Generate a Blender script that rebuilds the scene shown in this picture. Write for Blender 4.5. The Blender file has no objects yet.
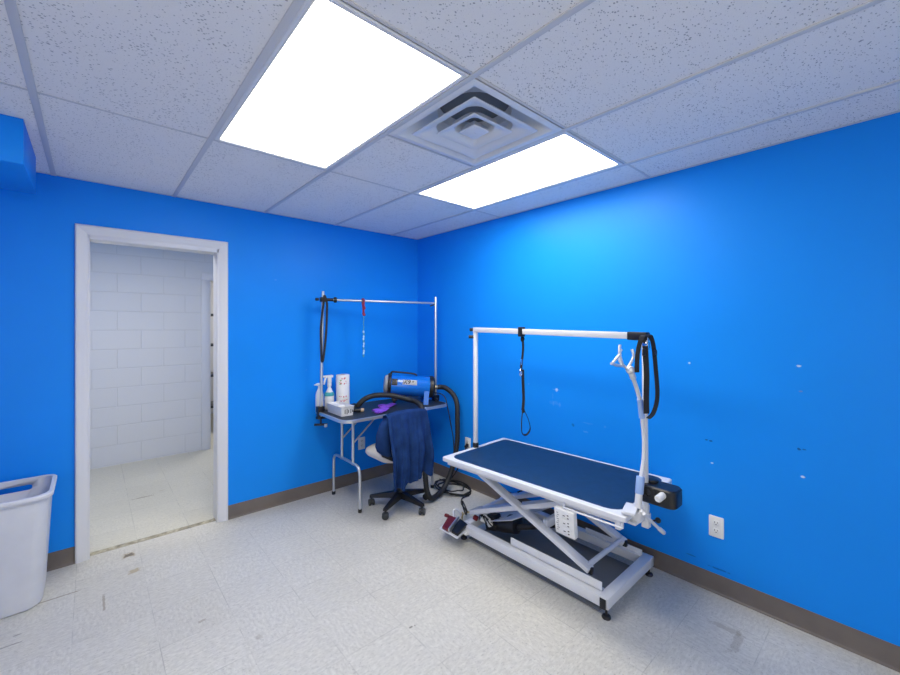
import bpy, bmesh, math, random
from mathutils import Vector, Matrix, Euler
random.seed(7)
V = Vector
R = math.radians
SC = bpy.context.scene
COL = SC.collection
H = 2.40

# ------------------------------------------------------------------ materials
def nodes(name):
    m = bpy.data.materials.new(name); m.use_nodes = True
    nt = m.node_tree
    return m, nt, nt.nodes['Principled BSDF']

def setv(n, k, v):
    if k in n.inputs: n.inputs[k].default_value = v

def mat(name, col, rough=.5, metal=0, bump=0, bscale=80, var=0, vscale=6, spec=.5, coat=0):
    m, nt, b = nodes(name)
    c = (*col, 1)
    setv(b, 'Base Color', c); setv(b, 'Roughness', rough); setv(b, 'Metallic', metal)
    setv(b, 'Specular IOR Level', spec)
    if coat: setv(b, 'Coat Weight', coat)
    tc = nt.nodes.new('ShaderNodeTexCoord')
    if var:
        n = nt.nodes.new('ShaderNodeTexNoise'); n.inputs['Scale'].default_value = vscale; n.inputs['Detail'].default_value = 6
        nt.links.new(tc.outputs['Object'], n.inputs['Vector'])
        r = nt.nodes.new('ShaderNodeMapRange'); r.inputs[1].default_value = .3; r.inputs[2].default_value = .7
        r.inputs[3].default_value = 1-var; r.inputs[4].default_value = 1+var
        nt.links.new(n.outputs[0], r.inputs[0])
        mx = nt.nodes.new('ShaderNodeVectorMath'); mx.operation = 'SCALE'; mx.inputs[0].default_value = col
        nt.links.new(r.outputs[0], mx.inputs['Scale'])
        nt.links.new(mx.outputs[0], b.inputs['Base Color'])
    if bump:
        n = nt.nodes.new('ShaderNodeTexNoise'); n.inputs['Scale'].default_value = bscale; n.inputs['Detail'].default_value = 4
        nt.links.new(tc.outputs['Object'], n.inputs['Vector'])
        bp = nt.nodes.new('ShaderNodeBump'); bp.inputs['Strength'].default_value = bump; bp.inputs['Distance'].default_value = .005
        nt.links.new(n.outputs[0], bp.inputs['Height']); nt.links.new(bp.outputs[0], b.inputs['Normal'])
    return m

class NG:                                   # small helper to write node maths
    def __init__(s, nt): s.nt = nt
    def n(s, t, **kw):
        x = s.nt.nodes.new(t)
        for k, v in kw.items(): setattr(x, k, v)
        return x
    def put(s, sock, v):
        if hasattr(v, 'links') or hasattr(v, 'is_linked'): s.nt.links.new(v, sock)
        else: sock.default_value = v
    def m(s, op, a, b=0.0, c=0.0, clamp=False):
        x = s.n('ShaderNodeMath', operation=op); x.use_clamp = clamp
        s.put(x.inputs[0], a); s.put(x.inputs[1], b); s.put(x.inputs[2], c)
        return x.outputs[0]
    def rng(s, v, a, b, c=0.0, d=1.0, smooth=False):
        x = s.n('ShaderNodeMapRange')
        if smooth: x.interpolation_type = 'SMOOTHSTEP'
        s.put(x.inputs[0], v)
        for i, q in enumerate((a, b, c, d)): s.put(x.inputs[i+1], q)
        return x.outputs[0]
    def mix(s, f, a, b, mode='MIX'):
        x = s.n('ShaderNodeMix', data_type='RGBA', blend_type=mode)
        s.put(x.inputs[0], f)
        for i, v in ((6, a), (7, b)):
            s.put(x.inputs[i], v if not isinstance(v, tuple) else (*v, 1))
        return x.outputs[2]
    def noise(s, vec, scale, detail=4, rough=.5):
        x = s.n('ShaderNodeTexNoise'); s.nt.links.new(vec, x.inputs['Vector'])
        x.inputs['Scale'].default_value = scale; x.inputs['Detail'].default_value = detail; x.inputs['Roughness'].default_value = rough
        return x.outputs[0]
    def scale(s, vec, xyz, rot=(0, 0, 0)):
        x = s.n('ShaderNodeMapping'); s.nt.links.new(vec, x.inputs['Vector'])
        x.inputs['Scale'].default_value = xyz; x.inputs['Rotation'].default_value = rot
        return x.outputs[0]
    def xyz(s, vec):
        x = s.n('ShaderNodeSeparateXYZ'); s.nt.links.new(vec, x.inputs[0]); return x.outputs

BLUE = (.008, .262, .86)
def wall_paint(name, col, marks=(), axis='y'):
    """semi gloss roller-painted wall; marks = (along, z, ru, rz, colour) chips and filler dabs"""
    m, nt, b = nodes(name); g = NG(nt)
    tc = g.n('ShaderNodeTexCoord').outputs['Object']
    n = g.noise(tc, 1.3, 3)
    c = g.mix(g.rng(n, .3, .7), tuple(x*.96 for x in col), tuple(x*1.03 for x in col))
    X = g.xyz(tc); a = X[1] if axis == 'y' else X[0]
    jit = g.noise(tc, 60, 3)
    for (u, z, ru, rz, mc, st) in marks:
        du = g.m('DIVIDE', g.m('SUBTRACT', a, u), ru); dz = g.m('DIVIDE', g.m('SUBTRACT', X[2], z), rz)
        d = g.m('SQRT', g.m('ADD', g.m('MULTIPLY', du, du), g.m('MULTIPLY', dz, dz)))
        d = g.m('ADD', d, g.m('MULTIPLY', g.m('SUBTRACT', jit, .5), 1.6))
        c = g.mix(g.m('MULTIPLY', g.rng(d, .9, .6), st*.85), c, mc)
    nt.links.new(c, b.inputs['Base Color'])
    setv(b, 'Roughness', .40); setv(b, 'Specular IOR Level', .16)
    bn = g.noise(tc, 220, 2)
    bp = g.n('ShaderNodeBump'); bp.inputs['Strength'].default_value = .10; bp.inputs['Distance'].default_value = .002
    nt.links.new(bn, bp.inputs['Height']); nt.links.new(bp.outputs[0], b.inputs['Normal'])
    return m

W_ = (.80, .85, .9); D_ = (.005, .05, .2); LB = (.10, .36, .88)
marks_right = [(-1.715, 1.005, .045, .006, LB, .8), (-1.718, 1.003, .012, .016, W_, .6), (-1.685, .955, .004, .03, LB, .5), (-1.70, .905, .05, .018, LB, .35),
               (-1.745, .90, .012, .02, LB, .6), (-1.69, .90, .008, .022, LB, .5), (-1.855, .765, .014, .014, D_, .5), (-1.955, .737, .022, .009, LB, .7),
               (-1.97, .80, .05, .006, LB, .4), (-2.611, 1.265, .009, .007, W_, .7), (-3.098, 1.284, .010, .007, W_, .7), (-3.105, 1.16, .012, .005, (.25, .22, .5), .6),
               (-2.70, .838, .010, .005, D_, .9), (-2.718, .836, .012, .006, D_, .9), (-2.727, .714, .009, .005, W_, .8), (-3.098, .876, .010, .007, D_, .9),
               (-3.118, .878, .011, .005, D_, .9), (-3.113, .744, .010, .006, W_, .8), (-2.76, .135, .06, .006, D_, .6), (-2.62, .155, .03, .005, D_, .5),
               (-1.46, 1.02, .010, .008, LB, .6), (-2.10, .80, .01, .008, LB, .5)]
M_BLUE_R = wall_paint('blue_wall_paint_right', BLUE, marks_right, 'y')
M_BLUE = wall_paint('blue_wall_paint', BLUE, [(-1.46, 1.86, .012, .008, LB, .5), (-1.2, 1.1, .01, .008, LB, .3)], 'x')

def floor_mat(name, c1, c2, stains=()):
    """300 mm vinyl tiles with directional streaks, chipped edges and stains"""
    m, nt, b = nodes(name); g = NG(nt)
    tc = g.n('ShaderNodeTexCoord').outputs['Object']
    X = g.xyz(tc)
    T = .305
    tx = g.m('DIVIDE', g.m('ADD', X[0], 2.358), T); ty = g.m('DIVIDE', g.m('ADD', X[1], 2.700), T)
    fx = g.m('FRACT', tx); fy = g.m('FRACT', ty)
    ix = g.m('FLOOR', tx); iy = g.m('FLOOR', ty)
    odd = g.m('FLOORED_MODULO', g.m('ADD', ix, iy), 2.0)
    wob = g.noise(tc, 5, 2)
    wv = g.n('ShaderNodeVectorMath', operation='ADD'); nt.links.new(tc, wv.inputs[0])
    cw = g.n('ShaderNodeCombineXYZ'); nt.links.new(g.m('MULTIPLY', wob, .03), cw.inputs[0]); nt.links.new(g.m('MULTIPLY', wob, .03), cw.inputs[1])
    nt.links.new(cw.outputs[0], wv.inputs[1])
    s1 = g.noise(g.scale(wv.outputs[0], (34, 80, 1)), 1, 5, .6)
    s2 = g.noise(g.scale(wv.outputs[0], (80, 34, 1)), 1, 5, .6)
    st = g.n('ShaderNodeMix', data_type='FLOAT'); nt.links.new(odd, st.inputs[0]); nt.links.new(s1, st.inputs[2]); nt.links.new(s2, st.inputs[3])
    streak = st.outputs[0]
    c = g.mix(g.rng(streak, .36, .66), c1, c2)
    # darker fine flecks
    fl = g.noise(g.scale(tc, (70, 130, 1), (0, 0, .9)), 1, 3, .6)
    c = g.mix(g.m('MULTIPLY', g.rng(fl, .58, .70), .62), c, tuple(x*.55 for x in c1))
    # tile to tile tone
    wn = g.n('ShaderNodeTexWhiteNoise'); wn.noise_dimensions = '2D'
    cv = g.n('ShaderNodeCombineXYZ'); nt.links.new(ix, cv.inputs[0]); nt.links.new(iy, cv.inputs[1]); nt.links.new(cv.outputs[0], wn.inputs['Vector'])
    tone = g.rng(wn.outputs[0], 0, 1, .975, 1.02)
    big = g.rng(g.noise(tc, 1.1, 3), .3, .7, .95, 1.05)
    vm = g.n('ShaderNodeVectorMath', operation='SCALE'); nt.links.new(c, vm.inputs[0]); nt.links.new(g.m('MULTIPLY', tone, big), vm.inputs['Scale'])
    c = vm.outputs[0]
    # joints: thin, broken
    ex = g.m('MINIMUM', fx, g.m('SUBTRACT', 1.0, fx)); ey = g.m('MINIMUM', fy, g.m('SUBTRACT', 1.0, fy))
    e = g.m('MINIMUM', ex, ey)
    br = g.rng(g.noise(tc, 7, 4), .42, .62)
    joint = g.m('MULTIPLY', g.rng(e, .0085, .003), g.m('ADD', .07, g.m('MULTIPLY', br, .38)))
    c = g.mix(joint, c, (.22, .21, .19))
    # scuffs
    sc = g.noise(g.scale(tc, (9, 22, 1), (0, 0, .5)), 1, 6, .75)
    c = g.mix(g.m('MULTIPLY', g.rng(sc, .645, .71), .38), c, (.20, .19, .16))
    jit = g.noise(tc, 38, 4, .7)
    for (x, y, rx, ry, sc_, str_) in stains:
        du = g.m('DIVIDE', g.m('SUBTRACT', X[0], x), rx); dz = g.m('DIVIDE', g.m('SUBTRACT', X[1], y), ry)
        d = g.m('MAXIMUM', g.m('ABSOLUTE', du), g.m('ABSOLUTE', dz))
        d = g.m('ADD', d, g.m('MULTIPLY', g.m('SUBTRACT', jit, .5), 2.2))
        c = g.mix(g.m('MULTIPLY', g.rng(d, 1.0, .7), str_), c, sc_)
    nt.links.new(c, b.inputs['Base Color'])
    nt.links.new(g.rng(streak, .3, .7, .30, .46), b.inputs['Roughness'])
    setv(b, 'Specular IOR Level', .4)
    bp = g.n('ShaderNodeBump'); bp.inputs['Strength'].default_value = .25; bp.inputs['Distance'].default_value = .002
    nt.links.new(g.m('MULTIPLY', joint, -1.0), bp.inputs['Height']); nt.links.new(bp.outputs[0], b.inputs['Normal'])
    return m

BR = (.16, .11, .05); TAN = (.42, .35, .22); DK = (.06, .05, .04)
stains = [(-2.415, -.112, .035, .035, TAN, .9), (-2.415, -.112, .026, .024, DK, .75), (-2.402, -.352, .030, .024, TAN, .9), (-2.73, -.375, .095, .006, BR, .6),
          (-2.545, -.60, .006, .09, BR, .5), (-2.884, -.69, .05, .006, DK, .5), (-2.86, -.62, .02, .006, DK, .5), (-1.10, -2.62, .02, .05, BR, .25),
          (-.34, -2.92, .10, .02, BR, .30), (-.27, -2.86, .02, .07, BR, .3), (-1.42, -1.83, .012, .006, DK, .7), (-1.40, -1.835, .004, .006, DK, .7),
          (-2.18, -1.1, .02, .01, BR, .4), (-2.0, -1.4, .015, .02, BR, .3)]
M_FLOOR = floor_mat('vinyl_tile_grey', (.535, .515, .455), (.66, .64, .57), stains)
stains2 = [(-2.26, .93, .075, .010, BR, .7), (-2.12, 1.0, .03, .008, TAN, .6)]
M_FLOOR2 = floor_mat('vinyl_tile_cream', (.54, .52, .44), (.63, .61, .52), stains2)

def ceiling_mat():
    m, nt, b = nodes('fissured_ceiling_tile'); g = NG(nt)
    tc = g.n('ShaderNodeTexCoord').outputs['Object']
    wn = g.noise(tc, 18, 3)
    cw = g.n('ShaderNodeCombineXYZ'); nt.links.new(g.m('MULTIPLY', wn, .02), cw.inputs[0]); nt.links.new(g.m('MULTIPLY', wn, -.02), cw.inputs[1])
    wv = g.n('ShaderNodeVectorMath', operation='ADD'); nt.links.new(tc, wv.inputs[0]); nt.links.new(cw.outputs[0], wv.inputs[1])
    vor = g.n('ShaderNodeTexVoronoi'); vor.inputs['Scale'].default_value = 1
    nt.links.new(g.scale(wv.outputs[0], (105, 135, 1), (0, 0, .7)), vor.inputs['Vector'])
    sx = g.n('ShaderNodeSeparateColor'); nt.links.new(vor.outputs['Color'], sx.inputs[0])
    dens = g.m('MULTIPLY', g.rng(g.noise(tc, 5, 2), .3, .7, .6, 1.0), g.rng(sx.outputs[0], .22, 1.0, 0.0, .46))
    pit = g.rng(g.m('SUBTRACT', vor.outputs['Distance'], dens), .04, -.04)
    fine = g.noise(tc, 330, 2)
    f2 = g.rng(fine, .62, .72, 0, .35)
    p = g.m('MAXIMUM', pit, f2, clamp=True)
    c = g.mix(p, (.90, .875, .835), (.46, .45, .44))
    nt.links.new(c, b.inputs['Base Color']); setv(b, 'Roughness', .95); setv(b, 'Specular IOR Level', .1)
    bp = g.n('ShaderNodeBump'); bp.inputs['Strength'].default_value = .6; bp.inputs['Distance'].default_value = .004
    nt.links.new(g.m('MULTIPLY', p, -1.0), bp.inputs['Height']); nt.links.new(bp.outputs[0], b.inputs['Normal'])
    return m
M_CEIL = ceiling_mat()

def block_mat():
    m, nt, b = nodes('white_painted_block'); g = NG(nt)
    tc = g.n('ShaderNodeTexCoord').outputs['Object']; X = g.xyz(tc)
    cw = g.n('ShaderNodeCombineXYZ'); nt.links.new(g.m('ADD', X[0], 4.42), cw.inputs[0]); nt.links.new(g.m('ADD', X[2], -.012), cw.inputs[1])
    br = g.n('ShaderNodeTexBrick'); nt.links.new(cw.outputs[0], br.inputs['Vector'])
    br.inputs['Scale'].default_value = 1; br.inputs['Brick Width'].default_value = .406; br.inputs['Row Height'].default_value = .203
    br.inputs['Mortar Size'].default_value = .006; br.inputs['Mortar Smooth'].default_value = .5
    nz = g.noise(tc, 90, 5, .7)
    c = g.mix(g.m('MULTIPLY', br.outputs['Fac'], .3), (.74, .735, .72), (.60, .595, .58))
    c = g.mix(g.rng(nz, .55, .72, 0, .10), c, (.5, .49, .47))
    nt.links.new(c, b.inputs['Base Color']); setv(b, 'Roughness', .55)
    h = g.m('ADD', g.m('MULTIPLY', br.outputs['Fac'], -1.0), g.m('MULTIPLY', nz, .25))
    bp = g.n('ShaderNodeBump'); bp.inputs['Strength'].default_value = .5; bp.inputs['Distance'].default_value = .006
    nt.links.new(h, bp.inputs['Height']); nt.links.new(bp.outputs[0], b.inputs['Normal'])
    return m
M_BLOCK = block_mat()

M_TRIM = mat('white_trim_paint', (.72, .72, .73), .35, bump=.04, bscale=40)
M_BASE = mat('brown_vinyl_base', (.150, .126, .108), .45, var=.12)
M_GRID = mat('ceiling_grid_white', (.64, .63, .62), .5)
M_WHITE = mat('white_powder_coat', (.72, .73, .75), .32, var=.03)
M_WHITE_PL = mat('white_plastic', (.78, .78, .77), .35)
M_BIN = mat('pale_grey_plastic', (.66, .67, .70), .38, bump=.06, bscale=160, var=.04, vscale=9)
M_ALU = mat('brushed_aluminium', (.62, .64, .66), .34, .75)
M_CHROME = mat('polished_chrome', (.82, .83, .84), .13, 1)
M_BLACK = mat('black_plastic', (.012, .012, .014), .38, bump=.05)
M_RUBBER = mat('black_rubber', (.016, .017, .019), .6, bump=.1)
M_NYLON = mat('black_nylon_webbing', (.010, .011, .015), .75, bump=.4, bscale=300)
M_NAVYMAT = mat('navy_table_rubber', (.003, .030, .088), .50, bump=.25, bscale=350, var=.18, vscale=25)
M_DARKMAT = mat('charcoal_table_rubber', (.018, .026, .036), .5, bump=.2, bscale=300, var=.15, vscale=20)
M_TOWEL = mat('navy_fleece', (.012, .038, .135), .95, bump=.6, bscale=160, var=.25, vscale=14, spec=.1)
M_PURPLE = mat('purple_rubber', (.25, .08, .62), .5, bump=.15)
M_DRYER = mat('blue_enamel', (.006, .17, .66), .25, 0, coat=.5)
M_BEIGE = mat('beige_upholstery', (.62, .58, .52), .8, bump=.2, bscale=200)
M_RED = mat('dark_red_rubber', (.15, .010, .018), .45, bump=.2, bscale=120)
M_REDCORD = mat('red_cord', (.30, .03, .06), .7)
M_TEAL = mat('teal_beads', (.05, .30, .45), .35)
M_PALEBEAD = mat('pale_beads', (.45, .70, .85), .3)
M_GREYPL = mat('grey_plastic', (.34, .35, .36), .45)
M_STEELDK = mat('dark_steel', (.05, .055, .06), .4, .5)
M_SLOT = mat('socket_slot_dark', (.02, .02, .02), .6)
M_BLUETAPE = mat('pale_blue_sleeve', (.32, .47, .78), .45)
M_TANWOOD = mat('tan_wood', (.55, .40, .27), .5)
M_BRASS = mat('brass', (.62, .50, .30), .3, .9)
M_OUTLET = mat('outlet_white', (.80, .80, .78), .35)
M_PAPER = mat('paper_white', (.82, .81, .79), .9, bump=.3, bscale=120)
M_GREEN = mat('teal_liquid_label', (.05, .36, .40), .4)
M_YELLOW = mat('yellow_wire', (.45, .33, .10), .5)
M_GREYLABEL = mat('grey_print', (.35, .36, .38), .6)
M_PRINTRED = mat('red_print', (.62, .12, .16), .7)
M_PRINTGRN = mat('green_print', (.25, .55, .28), .7)
M_DUCT = mat('duct_dark', (.17, .175, .18), .7)
M_VENT = mat('vent_enamel', (.78, .78, .78), .4)

def emit(name, col, s):
    m, nt, b = nodes(name)
    g = NG(nt)
    tc = g.n('ShaderNodeTexCoord').outputs['Object']
    setv(b, 'Base Color', (.85, .86, .88, 1)); setv(b, 'Roughness', .35)
    setv(b, 'Emission Color', (*col, 1)); setv(b, 'Emission Strength', s)
    return m
M_LENS = emit('lit_acrylic_lens', (1, .955, .87), 12.5)

# ------------------------------------------------------------------ geometry
class MB:
    def __init__(s, mx=None): s.bm = bmesh.new(); s.mx = mx or Matrix()
    def _add(s, tmp, mx=None):
        bmesh.ops.recalc_face_normals(tmp, faces=tmp.faces)
        me = bpy.data.meshes.new('_t'); tmp.to_mesh(me); tmp.free()
        me.transform(s.mx @ mx if mx else s.mx)
        s.bm.from_mesh(me); bpy.data.meshes.remove(me)
    def box(s, c, size, bev=.003, rot=None, seg=2):
        t = bmesh.new(); bmesh.ops.create_cube(t, size=1)
        bmesh.ops.scale(t, vec=size, verts=t.verts)
        if bev: bmesh.ops.bevel(t, geom=list(t.edges), offset=min(bev, min(size)*.45), segments=seg, affect='EDGES', profile=.5)
        mx = Matrix.Translation(c)
        if rot is not None: mx = mx @ (rot if isinstance(rot, Matrix) else Euler(rot).to_matrix().to_4x4())
        s._add(t, mx); return s
    def span(s, a, b, bev=.003):
        a, b = V(a), V(b)
        return s.box((a+b)/2, [max(abs(x), 1e-4) for x in (b-a)], bev)
    def bar(s, p, q, w, h, up=(0, 0, 1), bev=.003):
        p, q = V(p), V(q); d = q-p; L = d.length; z = d.normalized()
        x = V(up).cross(z)
        if x.length < 1e-4: x = V((1, 0, 0)).cross(z)
        x.normalize(); y = z.cross(x)
        rot = Matrix((x, y, z)).transposed().to_4x4()
        return s.box((p+q)/2, (w, h, L), bev, rot)
    def cyl(s, p, q, r, r2=None, seg=24, bev=.0, cap=True):
        p, q = V(p), V(q); d = q-p
        t = bmesh.new(); bmesh.ops.create_cone(t, cap_ends=cap, segments=seg, radius1=r, radius2=r if r2 is None else r2, depth=d.length)
        if bev:
            ed = [e for e in t.edges if len(e.link_faces) == 2 and any(len(f.verts) > 4 for f in e.link_faces)]
            bmesh.ops.bevel(t, geom=ed, offset=bev, segments=2, affect='EDGES', profile=.5)
        rot = V((0, 0, 1)).rotation_difference(d.normalized()).to_matrix().to_4x4()
        s._add(t, Matrix.Translation((p+q)/2) @ rot); return s
    def sph(s, c, r, sc=(1, 1, 1), rot=None, seg=20):
        t = bmesh.new(); bmesh.ops.create_uvsphere(t, u_segments=seg, v_segments=max(8, seg//2), radius=r)
        mx = Matrix.Translation(c)
        if rot is not None: mx = mx @ Euler(rot).to_matrix().to_4x4()
        s._add(t, mx @ Matrix.Diagonal((*sc, 1))); return s
    def lathe(s, prof, mx=None, seg=32):
        t = bmesh.new(); rings = []
        for r, z in prof:
            rings.append([t.verts.new((max(r, 1e-5)*math.cos(2*math.pi*i/seg), max(r, 1e-5)*math.sin(2*math.pi*i/seg), z)) for i in range(seg)])
        for a, b in zip(rings, rings[1:]):
            for i in range(seg): t.faces.new((a[i], a[(i+1) % seg], b[(i+1) % seg], b[i]))
        bmesh.ops.remove_doubles(t, verts=t.verts, dist=1e-4)
        s._add(t, mx); return s
    def loft(s, rings, caps=True, closed=False):
        t = bmesh.new(); rr = [[t.verts.new(p) for p in r] for r in rings]
        n = len(rr[0])
        pairs = list(zip(rr, rr[1:])) + ([(rr[-1], rr[0])] if closed else [])
        for a, b in pairs:
            for i in range(n): t.faces.new((a[i], a[(i+1) % n], b[(i+1) % n], b[i]))
        if caps and not closed: t.faces.new(rr[0][::-1]); t.faces.new(rr[-1])
        s._add(t); return s
    def prism(s, poly, z0, z1, bev=0, mx=None):
        t = bmesh.new()
        a = [t.verts.new((x, y, z0)) for x, y in poly]; b = [t.verts.new((x, y, z1)) for x, y in poly]
        n = len(poly)
        t.faces.new(a[::-1]); t.faces.new(b)
        for i in range(n): t.faces.new((a[i], a[(i+1) % n], b[(i+1) % n], b[i]))
        if bev: bmesh.ops.bevel(t, geom=list(t.edges), offset=bev, segments=2, affect='EDGES', profile=.5)
        s._add(t, mx); return s
    def tube(s, pts, r, seg=10, n=6, closed=False, rib=0, smooth=True):
        """round tube through points, Catmull-Rom smoothed; rib>0 gives corrugation"""
        P = spline(pts, n, closed) if smooth else [V(p) for p in pts]
        N = len(P); rings = []; prev = None
        for i in range(N):
            if closed: d = P[(i+1) % N]-P[i-1]
            else: d = P[min(i+1, N-1)]-P[max(i-1, 0)]
            d.normalize()
            if prev is None:
                x = d.cross(V((0, 0, 1)))
                if x.length < .05: x = d.cross(V((1, 0, 0)))
            else: x = prev - d*prev.dot(d)
            x.normalize(); prev = x; y = d.cross(x)
            rr = r*(1+(rib if i % 2 else -rib))
            rings.append([P[i]+(x*math.cos(2*math.pi*k/seg)+y*math.sin(2*math.pi*k/seg))*rr for k in range(seg)])
        return s.loft(rings, True, closed)
    def ribbon(s, pts, w, th, side, n=6, closed=False):
        """flat strap through points; side = width direction"""
        P = spline(pts, n, closed); N = len(P); S = V(side).normalized(); rings = []
        for i in range(N):
            d = (P[(i+1) % N]-P[i-1]) if closed else (P[min(i+1, N-1)]-P[max(i-1, 0)])
            d.normalize(); sd = (S-d*S.dot(d)).normalized(); nn = d.cross(sd)
            rings.append([P[i]+sd*w/2+nn*th/2, P[i]-sd*w/2+nn*th/2, P[i]-sd*w/2-nn*th/2, P[i]+sd*w/2-nn*th/2])
        return s.loft(rings, True, closed)
    def done(s, name, m, parent=None, angle=35):
        return finish(s.bm, name, m, parent, angle)

def spline(pts, n=6, closed=False):
    P = [V(p) for p in pts]; out = []
    N = len(P)
    rngs = range(N if closed else N-1)
    for i in rngs:
        g = (lambda k: P[k % N]) if closed else (lambda k: P[min(max(k, 0), N-1)])
        a, b, c, d = g(i-1), g(i), g(i+1), g(i+2)
        for k in range(n):
            t = k/n
            out.append(.5*((2*b)+(c-a)*t+(2*a-5*b+4*c-d)*t*t+(3*b-a-3*c+d)*t**3))
    if not closed: out.append(P[-1])
    return out

OFF = {}
def finish(bm, name, m, parent=None, angle=35):
    me = bpy.data.meshes.new(name)
    bmesh.ops.recalc_face_normals(bm, faces=bm.faces) if False else None
    bm.to_mesh(me); bm.free()
    o = bpy.data.objects.new(name, me); COL.objects.link(o)
    ms = m if isinstance(m, (list, tuple)) else [m]
    for x in ms: me.materials.append(x)
    me.polygons.foreach_set('use_smooth', [True]*len(me.polygons))
    me.set_sharp_from_angle(angle=R(angle))
    off = V((0, 0, 0))
    if parent is not None:
        o.parent = parent; off = OFF[parent]
    else:                                    # a thing that is one mesh: its origin at its base
        xs = [v.co for v in me.vertices]
        off = V(((min(v.x for v in xs)+max(v.x for v in xs))/2, (min(v.y for v in xs)+max(v.y for v in xs))/2, min(v.z for v in xs)))
        if name.split('_')[0] in ('wall', 'floor', 'ceiling', 'baseboard'): off = V((0, 0, 0))
        o.location = off
    OFF[o] = off
    if off.length: me.transform(Matrix.Translation(-off))
    return o

def thing(name, label, cat, loc, group=None, kind=None):
    o = bpy.data.objects.new(name, None); COL.objects.link(o); o.location = loc; OFF[o] = V(loc)
    o.empty_display_size = .1
    if label: o['label'] = label
    if cat: o['category'] = cat
    if group: o['group'] = group
    if kind: o['kind'] = kind
    return o
def tag(o, label, cat, group=None):
    o['label'] = label; o['category'] = cat
    if group: o['group'] = group
    return o
def struct(o, label=None, cat=None):
    o['kind'] = 'structure'
    if label: o['label'] = label
    if cat: o['category'] = cat
    return o

def rrect(x0, y0, x1, y1, r, n=6):
    """rounded rectangle outline; r a number or (x0y0, x1y0, x1y1, x0y1)"""
    r = (r,)*4 if not isinstance(r, (tuple, list)) else r
    out = []
    for (cx, cy, a0, q) in ((x0, y0, 180, 0), (x1, y0, 270, 1), (x1, y1, 0, 2), (x0, y1, 90, 3)):
        rr = r[q]
        ccx = cx+rr if q in (0, 3) else cx-rr; ccy = cy+rr if q in (0, 1) else cy-rr
        for k in range(n+1):
            a = R(a0+90*k/n); out.append((ccx+rr*math.cos(a), ccy+rr*math.sin(a)))
    return out

# ------------------------------------------------------------------ the room
XL, YF = -4.3, -5.0                    # unseen left wall and the wall behind the camera
DX0, DX1, DH = -2.606, -1.876, 2.045    # door opening
WT = .12
b = MB()
b.span((XL, 0, 0), (DX0, WT, H+.25), 0).span((DX1, 0, 0), (.12, WT, H+.25), 0).span((DX0, 0, DH), (DX1, WT, H+.25), 0)
struct(b.done('wall_back', M_BLUE), 'bright blue wall with the doorway', 'wall')
b = MB().span((0, YF, 0), (.12, 0, H+.25), 0)
struct(b.done('wall_right', M_BLUE_R), 'bright blue wall behind the white grooming table', 'wall')
# the two unseen walls, with wide openings added to let fill light in
M_OFFW = mat('off_white_paint', (.80, .80, .78), .6)
def fill_opening_wall(name, a, b, axis, w0, w1, m, z0=.25, z1=2.33):
    s = MB()
    def seg(u0, u1, v0, v1):
        if axis == 'y': s.span((a[0], u0, v0), (b[0], u1, v1), 0)
        else: s.span((u0, a[1], v0), (u1, b[1], v1), 0)
    i = 1 if axis == 'y' else 0
    seg(a[i], b[i], 0, z0); seg(a[i], b[i], z1, H+.25); seg(a[i], w0, z0, z1); seg(w1, b[i], z0, z1)
    struct(s.done(name, m))
fill_opening_wall('wall_left', (XL-.12, YF), (XL, WT), 'y', YF+.1, -3.0, M_BLUE)
fill_opening_wall('wall_front', (XL-.12, YF-.12), (.12, YF), 'x', XL+.1, -1.7, M_OFFW)
# hall beyond the door
HY, HX0, HX1 = 2.13, -4.3, .3
FDX0, FDX1, FDH = -1.53, -.70, 2.03     # far doorway
b = MB()
b.span((HX0, HY, 0), (FDX0, HY+.2, H+.25), 0).span((FDX1, HY, 0), (HX1, HY+.2, H+.25), 0).span((FDX0, HY, FDH), (FDX1, HY+.2, H+.25), 0)
struct(b.done('wall_hall', M_BLOCK), 'white painted concrete block wall seen through the doorway', 'wall')
struct(MB().span((HX0-.12, WT, 0), (HX0, HY+.2, H+.25), 0).done('wall_hall_left', M_BLOCK))
struct(MB().span((HX1, WT, 0), (HX1+.12, HY+2.2, H+.25), 0).done('wall_hall_right', M_BLOCK))
struct(MB().span((-2.6, HY+.2, 0), (-2.48, HY+2.2, H+.25), 0).done('wall_store_left', M_TRIM))
struct(MB().span((-2.6, HY+2.2, 0), (HX1+.12, HY+2.32, H+.25), 0).done('wall_store', M_TRIM))
# floors
fl = MB()
fl.span((XL-.12, YF-.12, -.1), (.12, .062, 0), 0)
o = fl.done('floor', M_FLOOR); struct(o, 'worn grey vinyl tile floor', 'floor')
o = MB().span((HX0-.12, .062, -.1), (HX1+.12, HY+2.32, 0), 0).done('floor_hall', M_FLOOR2); struct(o, 'cream vinyl tile floor beyond the doorway', 'floor')
M_THR = mat('worn_threshold', (.36, .33, .24), .7, var=.5, vscale=30)
o = MB().span((DX0+.004, .034, -.02), (DX1-.004, .084, .0015), 0).done('trim_1', M_THR); struct(o, 'worn brown strip where the two floors meet in the doorway', 'threshold')

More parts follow.
